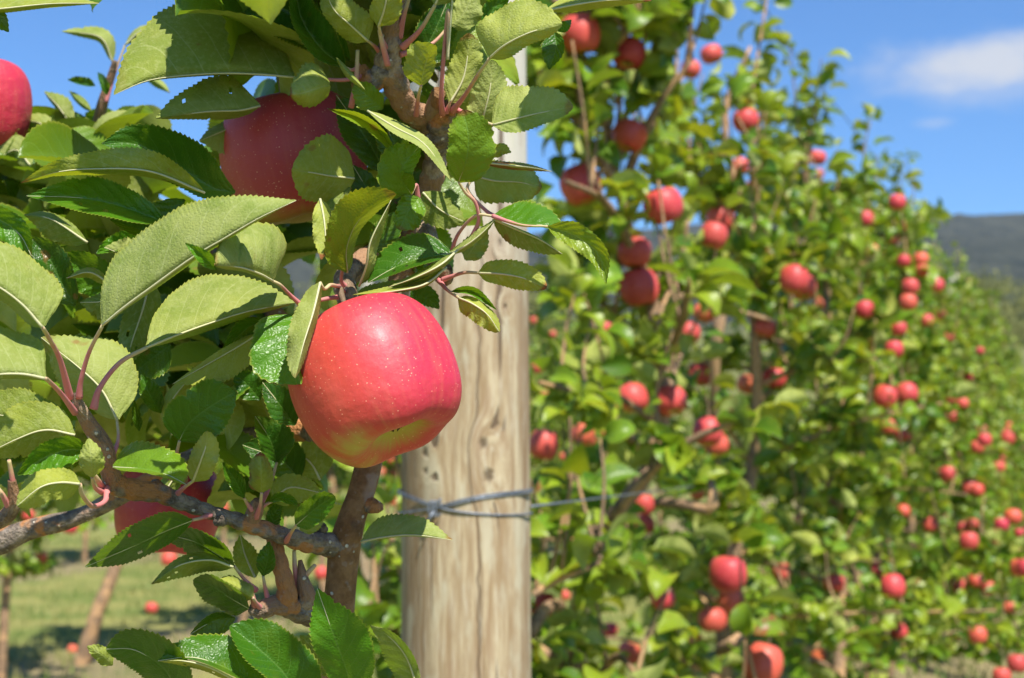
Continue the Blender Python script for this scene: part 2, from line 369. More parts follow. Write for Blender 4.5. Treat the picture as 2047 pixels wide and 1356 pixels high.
# ------------------------------------------------------------------ leaves
PT = np.array([0, .04, .12, .25, .40, .55, .70, .83, .92, .97, 1.0]); PF = np.array([0.02, .26, .60, .90, 1.0, .97, .80, .52, .26, .11, 0.0])
PR = np.array([0.02, .42, .78, .97, 1.0, .99, .92, .74, .48, .26, 0.0])
def prof(t, rnd=False): return np.interp(t, PT, PR if rnd else PF)
def smooth_prof(t, rnd=False):
    return (prof(t, rnd)*2+prof(np.clip(t-.02, 0, 1), rnd)+prof(np.clip(t+.02, 0, 1), rnd))/4
def leaf_px(parent, pts, side, wa, wb, face, yel=0.0, brn=0.0, pet=None, rnd=0.5, round_=False, wave=1.7, za=None, zb=None, pr=0.0011, seed=0, curl=0.0, teeth=1.0):
    """pts: midrib [(px,py,depth_mm)..] base->tip; side 'u'/'l': where width wa lies (px); wb on the other side;
    face 'T' shows its upper surface, 'B' its underside. za, zb: depth (mm) of the two edges."""
    rs = np.random.RandomState(seed+17); tipc = rs.uniform(-.006, .006); brn = brn if brn > 0 else rs.rand()**2*.72
    P = np.array(pts, dtype=float); P[:, 2] /= 1000.0
    L2 = np.sum(np.linalg.norm(np.diff(P[:, :2], axis=0), axis=1))
    nt_ = max(9, int(L2/9.0)); per = 3; n = nt_*per+1
    S = spline(P, n); t = np.linspace(0, 1, n)
    Tg = np.gradient(S[:, :2], axis=0); Tg /= np.linalg.norm(Tg, axis=1)[:, None]+1e-9
    Tm = P[-1, :2]-P[0, :2]
    N = np.stack([Tg[:, 1], -Tg[:, 0]], 1)                # one side, in the photograph's x right, y down
    ref = np.array([0, -1.0]) if side == 'u' else np.array([-1.0, 0])
    nm = np.array([Tm[1], -Tm[0]])
    if nm @ ref < 0: N = -N; flip = True
    else: flip = False
    d0 = P[:, 2].mean(); mpp = d0/F
    L3 = np.linalg.norm([(P[-1, 0]-P[0, 0])*mpp, (P[-1, 1]-P[0, 1])*mpp, P[-1, 2]-P[0, 2]])
    W = max(0.30*max(L3, L2*mpp), max(wa, wb)*mpp*1.04)
    sgn = -1 if face == 'T' else 1
    def zz(w_, z_):
        if z_ is not None: return z_/1000.0
        wm = w_*mpp; return sgn*math.sqrt(max(W*W-wm*wm, (0.22*W)**2))*0.85
    Za, Zb = zz(wa, za), zz(wb, zb)
    f = smooth_prof(t, round_); fm = {s: f*(1+.07*np.sin(5*t+rs.rand()*6.28)+.05*np.sin(11*t+rs.rand()*6.28)) for s in (-1, 1)}
    if rs.rand() < .35:
        s_, c_, w0 = rs.choice((-1, 1)), rs.uniform(.35, .9), rs.uniform(.015, .03); fm[s_] = fm[s_]*(1-rs.uniform(.12, .28)*np.exp(-((t-c_)/w0)**2))
    half = 6; us = np.linspace(-1, 1, 2*half+1)
    ph = rs.rand(4)*6.28; V = []; UV = []
    saw = (np.arange(n) % per)/(per-1)
    for i in range(n):
        for u in us:
            a = abs(u); w_ = wa if u > 0 else wb; Z = Za if u > 0 else Zb
            sw = 1.0
            if a > 0.99: sw = 1+teeth*(saw[i]-0.5)*min(0.09, 3.6/max(w_*f[i], 9.0))*min(1, f[i]*4)
            off = w_*fm[1 if u > 0 else -1][i]*(a if a < 0.99 else sw)*np.sign(u)
            wv = wave*0.0016*math.sin(7.5*t[i]+ph[0]+(1.7 if u > 0 else 0))*a*a*f[i]*min(1.6, L3/0.06)+wave*0.0008*math.sin(19*t[i]+ph[1]+u)*a**3*f[i]
            z = Z*f[i]*(a**1.25)+wv + sgn*curl*0.012*a**3*f[i] + tipc*max(0, t[i]-.5)**2*4
            px, py = S[i, 0]+N[i, 0]*off, S[i, 1]+N[i, 1]*off
            V.append(at(px+Tg[i, 0]*2.0*(saw[i]-.5)*(a > .99), py+Tg[i, 1]*2.0*(saw[i]-.5)*(a > .99), S[i, 2]+z)); UV.append((u, t[i]))
    m = len(us); Q = []
    # winding so that the upper surface is the front face
    A, B, D = 0, 1, m
    V = np.array(V); mid = (n//2)*m
    nrm = np.cross(V[mid+1]-V[mid-1], V[mid+m]-V[mid-m]); tocam = np.array(CAM)-V[mid]
    facing = (np.cross(V[mid+half+3]-V[mid+half-3], V[mid+m+half]-V[mid-m+half]) @ tocam) > 0
    rev = (facing != (face == 'T'))
    holes = {(rs.randint(int(n*.3), int(n*.85)), rs.choice((2, 3, 8, 9))) for _ in range(rs.randint(1, 4))} if (rs.rand() < .25 and L2 > 170) else set()
    for i in range(n-1):
        for j in range(m-1):
            if (i, j) in holes or (i-1, j) in holes: continue
            a = i*m+j; q = (a, a+1, a+1+m, a+m); Q.append(q[::-1] if rev else q)
    Vw = V
    o = mesh_np('leaf', Vw, Q, M_LEAF, uv=UV, tint=(rnd, yel, brn), parent=parent)
    # midrib: a fine raised cord on the underside
    if L2 > 90:
        idx = np.linspace(0, n-1, 12).astype(int); dz = (sgn == 1 and -1 or 1)
        K = [tuple(at(S[i, 0], S[i, 1], S[i, 2]+dz*0.0004)) for i in idx]
        rr = np.linspace(0.0006 if face == 'B' else 0.00038, 0.00012, 12)
        md = tubes('midrib', [(K, rr)], M_PET_MID, o, sides=6, n=24)
    if pet:
        Pp = [(x, y, z/1000.0) for x, y, z in pet]; K = [tuple(at(*p)) for p in Pp]
        K[-1] = tuple(at(*P[0]))
        r = np.linspace(pr*1.0, pr*0.62, len(K)); r[0] = pr*1.35
        V_, Q_, T_, U_ = tube_data(K, r, sides=8, n=26)
        U_[:, 1] /= U_[:, 1].max()+1e-6
        mesh_np('petiole', V_, Q_, M_PET, uv=U_, parent=o, tris=T_)
    return o
mm_, nt = new_mat('midrib'); _oc = nt.n('ShaderNodeTexCoord').outputs['Object']
finish(nt, principled(nt, base=nt.mix(nt.noise(_oc, 200.0), (0.46, 0.46, 0.22), (0.60, 0.56, 0.34)), rough=0.6)); M_PET_MID = mm_

def leaf_template(nl, nu, arch, fold, twist=0.0, round_=False, teeth=0.0):
    t = np.linspace(0, 1, nl); us = np.linspace(-1, 1, nu); V = []; UV = []
    f = smooth_prof(t, round_)*0.29
    # arch: the midrib bends down (-z) along the length
    ang = arch*t**1.3; y = np.r_[0, np.cumsum(np.cos(ang[1:])/(nl-1))]; z = -np.r_[0, np.cumsum(np.sin(ang[1:])/(nl-1))]
    for i in range(nl):
        for u in us:
            lx = u*f[i]*(1+(teeth*((i % 2)-.5) if abs(u) > .99 else 0)); lz = abs(u)**1.2*f[i]*fold+0.02*math.sin(9*t[i]+2*u)*abs(u)
            tw = twist*t[i]; cx, sx = math.cos(tw), math.sin(tw)
            X = lx*cx-lz*sx; Zl = lx*sx+lz*cx
            V.append((X, y[i]+Zl*math.sin(ang[i]), z[i]+Zl*math.cos(ang[i]))); UV.append((u, t[i]))
    Q = [(i*nu+j, i*nu+j+1, (i+1)*nu+j+1, (i+1)*nu+j) for i in range(nl-1) for j in range(nu-1)]
    return np.array(V), np.array(Q), np.array(UV)
T_MED = [leaf_template(45, 7, a, f, tw, r, .10) for a, f, tw, r in ((0.9, .6, .2, 0), (1.5, .45, -.3, 0), (0.5, .8, .1, 1), (1.2, .3, .5, 0), (1.9, .5, 0, 0))]
T_LOW = [leaf_template(6, 5, a, f, tw) for a, f, tw in ((1.0, .55, .2), (1.7, .45, -.3), (0.6, .7, .2), (2.2, .4, .4))]
T_TINY = [leaf_template(4, 3, a, f) for a, f in ((1.2, .5), (1.8, .4))]
def leaves_batch(pos, dirs, ups, lens, tmpl, rs, yel=0.12):
    pos, dirs, ups, lens = map(np.asarray, (pos, dirs, ups, lens))
    dirs = dirs/np.linalg.norm(dirs, axis=1)[:, None]
    side = np.cross(dirs, ups); side /= np.linalg.norm(side, axis=1)[:, None]+1e-9
    up = np.cross(side, dirs)
    n = len(pos); pick = rs.randint(0, len(tmpl), n); Vs, Qs, Us, Ts = [], [], [], []; k = 0
    for ti, (tv, tq, tu) in enumerate(tmpl):
        I = np.where(pick == ti)[0]
        if not len(I): continue
        X = tv[None, :, 0, None]*side[I][:, None, :]+tv[None, :, 1, None]*dirs[I][:, None, :]+tv[None, :, 2, None]*up[I][:, None, :]
        X = pos[I][:, None, :]+lens[I][:, None, None]*X
        m = len(tv)
        Vs.append(X.reshape(-1, 3)); Qs.append((tq[None]+(np.arange(len(I))*m)[:, None, None]).reshape(-1, 4)+k)
        Us.append(np.tile(tu, (len(I), 1)))
        r = rs.rand(len(I)); y = np.clip(rs.rand(len(I))**3*3*yel, 0, 1); b = rs.rand(len(I))**4
        Ts.append(np.repeat(np.stack([r, y, b], 1), m, 0)); k += len(I)*m
    return np.vstack(Vs), np.vstack(Qs), np.vstack(Us), np.vstack(Ts)

# ------------------------------------------------------------------ apples
AP = np.array([(0, .48), (.05, .50), (.13, .58), (.26, .73), (.42, .83), (.60, .84), (.78, .74), (.92, .52), (.99, .24), (1.01, -.05), (.985, -.34), (.925, -.60), (.82, -.80), (.69, -.92), (.55, -.945), (.42, -.90), (.30, -.82), (.16, -.73), (0, -.70)])
AP2 = np.array([(0, .50), (.05, .52), (.13, .60), (.26, .74), (.42, .83), (.60, .82), (.78, .69), (.92, .45), (.99, .16), (1.0, -.10), (.95, -.38), (.86, -.60), (.73, -.78), (.58, -.89), (.46, -.91), (.35, -.86), (.24, -.77), (.12, -.71), (0, -.69)])
def apple_mesh(name, nu, nv, lobe=1.0, tall=1.08, seed=0, prof_=None):
    S = spline(AP if prof_ is None else prof_, nv); S[:, 0] = np.abs(S[:, 0]); rs = np.random.RandomState(seed); ph = rs.rand()*6.28
    V = []; UV = []
    for i in range(nv):
        r, z = S[i]
        for j in range(nu):
            a = 2*math.pi*j/nu; lo = max(0, -z-.25)
            k = 1+lobe*(0.055*lo*math.cos(5*a+ph)+0.018*math.cos(2*a+1+ph)+0.010*math.cos(5*a+ph+.5)+0.012*math.cos(3*a+ph*2))
            zz = z*tall+lobe*(-0.060*math.cos(5*a+ph)*max(0, -z-.45)*min(1, r*2.2)*1.6+0.03*math.cos(a+ph)*r*r+0.02*math.cos(5*a)*max(0, z-.5)*r)
            V.append((r*k*math.cos(a), r*k*math.sin(a), zz)); UV.append((j/nu, i/nv))
    Q = [(i*nu+j, (i+1)*nu+j, (i+1)*nu+(j+1) % nu, i*nu+(j+1) % nu) for i in range(nv-1) for j in range(nu)]
    o = mesh_np(name, V, Q, M_APPLE, uv=UV); me = o.data
    bpy.data.objects.remove(o); return me
A_HI = apple_mesh('apple', 96, 80, 0.36, 0.94, 4); A_MID = [apple_mesh('apple', 36, 28, .45, t, s, AP2) for t, s in ((1.0, 1), (1.06, 2), (0.96, 3))]
def rel_part(name, data, mat, parent):
    V, Q, T, U = data; o = mesh_np(name, V, Q, mat, uv=U, tris=T); o.parent = parent; return o
def calyx_data(n=7, s=1.0, tall=1.1):
    out = []
    for k in range(n):
        a = 2*math.pi*k/n+.3*k; r = 0.045*s
        z = -.68
        out.append(tube_data([(r*math.cos(a), r*math.sin(a), z+.01), (r*1.9*math.cos(a), r*1.9*math.sin(a), z-.05), (r*(1.2+.9*(k % 2))*math.cos(a+.5), r*(1.2+.9*(k % 2))*math.sin(a+.5), z-.10)], [.030*s, .026*s, .004], sides=6, n=6, seed=k))
    return merge(out)
def stem_data(tall=1.1):
    return merge([tube_data([(0, 0, .50*tall), (.02, .01, .72*tall), (.05, .02, .95*tall), (.06, .05, 1.12*tall)], [.040, .034, .036, .055], sides=8, n=12)])
APPLES = []
def add_apple(px, py, r_px, d, axis, blush, label, hi=False, hue=0.0, grn=0.5, group=None, me=None, parts=True, scale=(1, 1, 1), drk=None):
    me = me or (A_HI if hi else random.choice(A_MID))
    o = bpy.data.objects.new('apple', me); C.objects.link(o)
    r = r_px*d/F; ax = Vector(axis).normalized(); bx = Vector(blush); bx = (bx-ax*bx.dot(ax)).normalized(); by = ax.cross(bx)
    o.matrix_world = Matrix.Translation(at(px, py, d)) @ Matrix((bx, by, ax)).transposed().to_4x4() @ Matrix.Diagonal((r*scale[0], r*scale[1], r*scale[2], 1))
    APPLES.append((o, px, py, r_px, d))
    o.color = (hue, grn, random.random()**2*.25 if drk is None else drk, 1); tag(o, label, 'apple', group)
    if parts:
        for nm, ms in (('stem', STEM_ME), ('calyx', CALYX_S if hi else CALYX_ME)):
            c = bpy.data.objects.new(nm, ms); C.objects.link(c); c.parent = o
    return o
_o = rel_part('stem', stem_data(), M_STEM, None); STEM_ME = _o.data; bpy.data.objects.remove(_o)
_o = rel_part('calyx', calyx_data(), M_CALYX, None); CALYX_ME = _o.data; CALYX_S = CALYX_ME.copy(); CALYX_S.transform(Matrix.Translation((0, 0, -.70)) @ Matrix.Diagonal((.75, .75, .6, 1)) @ Matrix.Translation((0, 0, .70))); bpy.data.objects.remove(_o)
# ------------------------------------------------------------------ setting: ground, hill, far trees
ROW = lambda Y, k=0: -0.85-4.75*k+0.38*Y
def ground():
    xs = np.r_[np.linspace(-900, -26, 14), np.linspace(-25, 25, 110), np.linspace(26, 900, 14)]
    ys = np.r_[np.linspace(-600, -6, 8), np.linspace(-5, 40, 110), np.linspace(42, 1300, 24)]
    X, Y = np.meshgrid(xs, ys); rs = np.random.RandomState(3)
    Z = 0.02*np.sin(X*1.7+1)*np.cos(Y*1.3)+0.012*rs.randn(*X.shape)*(np.abs(X) < 25)*(Y < 40)
    Z = Z*(np.abs(X) < 25)*(Y < 40)-0.02
    V = np.stack([X, Y, Z], -1).reshape(-1, 3); m = len(xs)
    Q = [(i*m+j, i*m+j+1, (i+1)*m+j+1, (i+1)*m+j) for i in range(len(ys)-1) for j in range(m-1)]
    mt, nt = new_mat('grass_ground'); oc = nt.n('ShaderNodeTexCoord').outputs['Object']
    s = nt.n('ShaderNodeSeparateXYZ', {0: oc}); sx = nt.m('SUBTRACT', s.outputs[0], nt.m('MULTIPLY', s.outputs[1], 0.38))
    n1 = nt.noise(oc, 1.6, 4.0); n2 = nt.noise(oc, 14.0, 4.0, 0.7)
    c = nt.mix(nt.mr(n1, 0.38, 0.62), (0.24, 0.235, 0.070), (0.105, 0.155, 0.030))
    c = nt.mix(nt.mr(n2, 0.35, 0.7, 0, 0.5), c, (0.31, 0.28, 0.11))
    st = nt.m('PINGPONG', nt.m('ADD', nt.m('ADD', sx, 0.85), nt.m('MULTIPLY', nt.m('SUBTRACT', n1, 0.5), 0.8)), 2.375)
    c = nt.mix(nt.mr(st, 0.85, 0.5, 0, 0.65), c, (0.27, 0.20, 0.125))
    finish(nt, principled(nt, base=c, rough=0.95, normal=nt.bump(n2, 0.8, 0.03), spec=0.1))
    tag(mesh_np('ground', V, Q, mt, smooth=True), None, kind='structure')
ground()
def hill():
    xs = np.linspace(-1500, 1900, 240); ys = np.linspace(62, 1500, 90); X, Y = np.meshgrid(xs, ys); rs = np.random.RandomState(5)
    base = np.interp(Y, [60, 110, 200, 330, 500, 800, 1200, 1500], [-1.5, 1.0, 9, 18, 42, 100, 176, 150])
    az = X/np.maximum(Y, 1)
    k = 1+0.06*np.sin(az*9-0.8)+0.02*np.sin(az*31+1)+0.11*(az-0.02)
    Z = base*k+(Y > 300)*(rs.rand(*X.shape)*7+3*np.sin(X*.013)*np.cos(Y*.02))
    V = np.stack([X, Y, Z], -1).reshape(-1, 3); m = len(xs)
    Q = [(i*m+j, i*m+j+1, (i+1)*m+j+1, (i+1)*m+j) for i in range(len(ys)-1) for j in range(m-1)]
    mt, nt = new_mat('forest_hill'); oc = nt.n('ShaderNodeTexCoord').outputs['Object']
    n = nt.noise(oc, 0.05, 5.0, 0.7); y = nt.n('ShaderNodeSeparateXYZ', {0: oc}).outputs[1]
    c = nt.mix(nt.mr(n, 0.35, 0.65), (0.026, 0.034, 0.030), (0.060, 0.066, 0.050))
    c = nt.mix(nt.mr(y, 420, 300), c, (0.16, 0.17, 0.06))
    finish(nt, principled(nt, base=c, rough=1.0, normal=nt.bump(n, 1.0, 8.0), spec=0.0))
    tag(mesh_np('hill', V, Q, mt), None, kind='structure')
hill()
def gum_material():
    mt, nt = new_mat('gum_foliage'); oc = nt.n('ShaderNodeTexCoord').outputs['Object']; n = nt.noise(oc, 0.6, 3.0)
    finish(nt, principled(nt, base=nt.mix(nt.mr(n, .35, .65), (0.12, 0.14, 0.025), (0.25, 0.25, 0.055)), rough=0.7)); return mt
M_GUM = gum_material()
def gum_tree(loc, h, seed):
    rs = np.random.RandomState(seed); t = empty('gum_tree', loc)
    lst = [([(0, 0, -1), (.2, 0, h*.3), (.5, .2, h*.6), (.4, 0, h*.9)], [.45, .35, .22, .08])]
    cl = []
    for k in range(9):
        a = rs.rand()*6.28; z0 = h*(.3+.5*rs.rand()); r = h*.28*(.5+rs.rand()*.6)
        e = (r*math.cos(a), r*math.sin(a), z0+h*.16); lst.append(([(.3, 0, z0), (e[0]*.5, e[1]*.5, z0+h*.07), e], [.16, .10, .04])); cl.append(e)
    cl += [(0.4, 0, h*.95), (0, .5, h*.75), (.8, -.6, h*.6)]
    tubes('trunk', lst, M_BARKF, t, sides=6)
    pos = []
    for e in cl:
        p = rs.randn(230, 3)*np.array([1.0, 1.0, .75])*h*.075+np.array(e); pos.append(p)
    pos = np.vstack(pos); n = len(pos); d = rs.randn(n, 3); d[:, 2] -= .6
    V, Q, U, T = leaves_batch(pos+np.array(loc), d, rs.randn(n, 3)+[0, 0, 1], .30+.35*rs.rand(n), [leaf_template(3, 3, .6, .4)], rs)
    mesh_np('crown', V, Q, M_GUM, uv=U, tint=T, parent=t); return t
def copy_tree(o, parent=None):
    c = o.copy(); C.objects.link(c); c.parent = parent
    for ch in list(o.children): copy_tree(ch, c)
    return c
g0 = [gum_tree((0, 200, 0), 16, 1), gum_tree((6, 200, 0), 13, 2)]
gl = [(1960, 185, 15.5, 'round olive gum tree below the hill, at the far end of the orchard row'), (2015, 215, 16, 'olive gum tree just right of the round one at the foot of the hill'), (2065, 190, 13, 'dark gum tree cut by the right edge of the photo below the hill'),
      (1070, 190, 15, 'olive gum tree seen just right of the wooden post below the hill'), (1105, 230, 12, 'dull gum tree in the gap between post and red apples'),
      (1905, 230, 17, 'gum tree poking above the far orchard row beside the pale post'), (780, 215, 15, 'far gum tree glimpsed between the leaves left of the post'), (640, 190, 14, 'far gum tree glimpsed above the big red apple'), (1010, 240, 16, 'far gum tree mostly hidden behind the wooden post')]
for i, (px, Y, h, lab) in enumerate(gl):
    src = g0[i % 2]; o = src if i < 2 else copy_tree(src)
    o.location = ((px-1023.5)/F*Y, Y, np.interp(Y, [110, 200, 330], [1.0, 9, 18])*.98-.5); s = h/(16 if i % 2 == 0 else 13); o.scale = (s, s, s); o.rotation_euler.z = i*1.3
    tag(o, lab, 'tree', 'gum trees at the foot of the hill')

# ------------------------------------------------------------------ wooden posts and wires
PX = 926; PD = 1.5
pb = at(PX, 1015, PD); POST = (pb.x, pb.y)
KNOTS = []
for kx, ky, r in ((851, 905, .011), (966, 887, .013), (976, 952, .016), (852, 942, .008), (838, 870, .007), (1010, 610, .006), (1000, 480, .008)):
    q = at(kx, ky, PD); ox = q.x-POST[0]; oy = -math.sqrt(max(.069**2-ox*ox, 0)); q = at(kx, ky, PD+oy)
    KNOTS.append((q.x-POST[0], oy, q.z, r))
M_WOOD = wood_material()
def post(name, x, y, r, h, label, seed=0):
    nv, nu = 60, 72; V = []; UV = []
    zs = np.r_[np.linspace(-.3, h-.006, nv-2), h, h]; rs = np.random.RandomState(seed); ph = rs.rand(5)*6.28
    for i, z in enumerate(zs):
        k = 1 if i < nv-2 else (.95 if i == nv-2 else 0.02)
        for j in range(nu):
            a = 2*math.pi*j/nu; rr = r*k*(1+.012*math.sin(2*a+ph[0]+z)+.008*math.sin(5*a+ph[1]+z*1.3)+.006*math.sin(9*a+ph[2]+3*z)+.008*math.sin(z*4+ph[3]))
            V.append((x+rr*math.cos(a)+.004*math.sin(z*2), y+rr*math.sin(a), z)); UV.append((j/nu, z))
    Q = [(i*nu+j, i*nu+(j+1) % nu, (i+1)*nu+(j+1) % nu, (i+1)*nu+j) for i in range(nv-1) for j in range(nu)]
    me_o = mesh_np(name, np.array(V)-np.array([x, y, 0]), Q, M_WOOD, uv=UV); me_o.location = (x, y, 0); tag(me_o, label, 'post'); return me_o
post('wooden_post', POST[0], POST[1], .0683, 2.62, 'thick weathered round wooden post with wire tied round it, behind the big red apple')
for Y, k, lab in ((12.4, 0, 'pale far post standing in the orchard row near the right edge'), (24.0, 0, 'tiny far post deeper in the row beyond the pale one'), (11.6, 1, 'grey post in the next row seen left of the thick post')):
    post('wooden_post', ROW(Y, k), Y, .05, 2.75, lab, int(Y))
# tie wire round the post
def ring(zfun, r=.0705, a0=0, a1=2*math.pi, n=40):
    return [(POST[0]+.002+r*math.cos(a), POST[1]+r*math.sin(a), zfun(a)) for a in np.linspace(a0, a1, n)]
zc = lambda y: at(PX, y, PD-.07).z
wire = empty('tie_wire', (POST[0], POST[1], zc(1015))); tag(wire, 'galvanised wire wound twice and knotted round the thick wooden post', 'wire')
KA = -math.pi/2-.37   # angle of the knot
def zw(top):
    def f(a):
        dd = abs((a-KA+math.pi) % (2*math.pi)-math.pi); e = 1-math.exp(-(dd/.55)**1.3)
        return zc(1017)+(zc(988)-zc(1017))*e*(1 if top else 0)+(zc(1033)-zc(1017))*(0 if top else e)
    return f
tubes('wrap', [(ring(zw(True)), [.0011]*40), (ring(zw(False)), [.0011]*40), (ring(lambda a: zw(True)(a)+.0025), [.0010]*40)], M_WIRE, wire, sides=6, n=120)
kp = Vector((POST[0]+.0725*math.cos(KA), POST[1]+.0725*math.sin(KA), zc(1017)))
kn = []
for i in range(3):
    kn.append(([tuple(kp+Vector((.0035*(i-1)+.003*math.cos(b), -.003, .0075*math.sin(b)))) for b in np.linspace(0, 5.6, 9)], [.0011]*9))
kn.append(([tuple(kp), tuple(kp+Vector((-.004, -.005, -.008))), tuple(kp+Vector((-.009, -.002, -.017)))], [.0012]*3))
kn.append(([tuple(kp+Vector((.0, -.002, 0))), tuple(kp+Vector((.004, -.004, .007))), tuple(kp+Vector((.006, -.003, .010)))], [.0012]*3))
tubes('knot', kn, M_WIRE, wire, sides=6)
ws = Vector((POST[0]+.0715, POST[1]-.01, at(1055, 1012, PD).z)); e1 = at(1440, 965, 4.0)
yf = 40; e2 = Vector((ROW(yf), yf, e1.z+.05))
lin = lambda pts, k=12: [tuple(Vector(a).lerp(Vector(b), i/k)) for a, b in zip(pts[:-1], pts[1:]) for i in range(k)]+[tuple(pts[-1])]
WP = lin([ws, at(1250, 990, 2.3), e1, e2])
o = tubes('trellis_wire', [(WP, [.0014]*len(WP))], M_WIRE, None, sides=6, n=80); tag(o, 'low grey wire running from the wooden post into the apple trees on its right', 'wire')
o = tubes('trellis_wire', [([(POST[0], POST[1], 2.60), (ROW(4.36)-.02, 4.36, 2.655), (ROW(7), 7, 2.70), (ROW(12.4), 12.4, 2.73), (ROW(40), 40, 2.75)], [.0022]*5)], M_WIRE, None, sides=6, n=90); tag(o, 'thin top wire slanting down across the sky above the row of trees', 'wire')

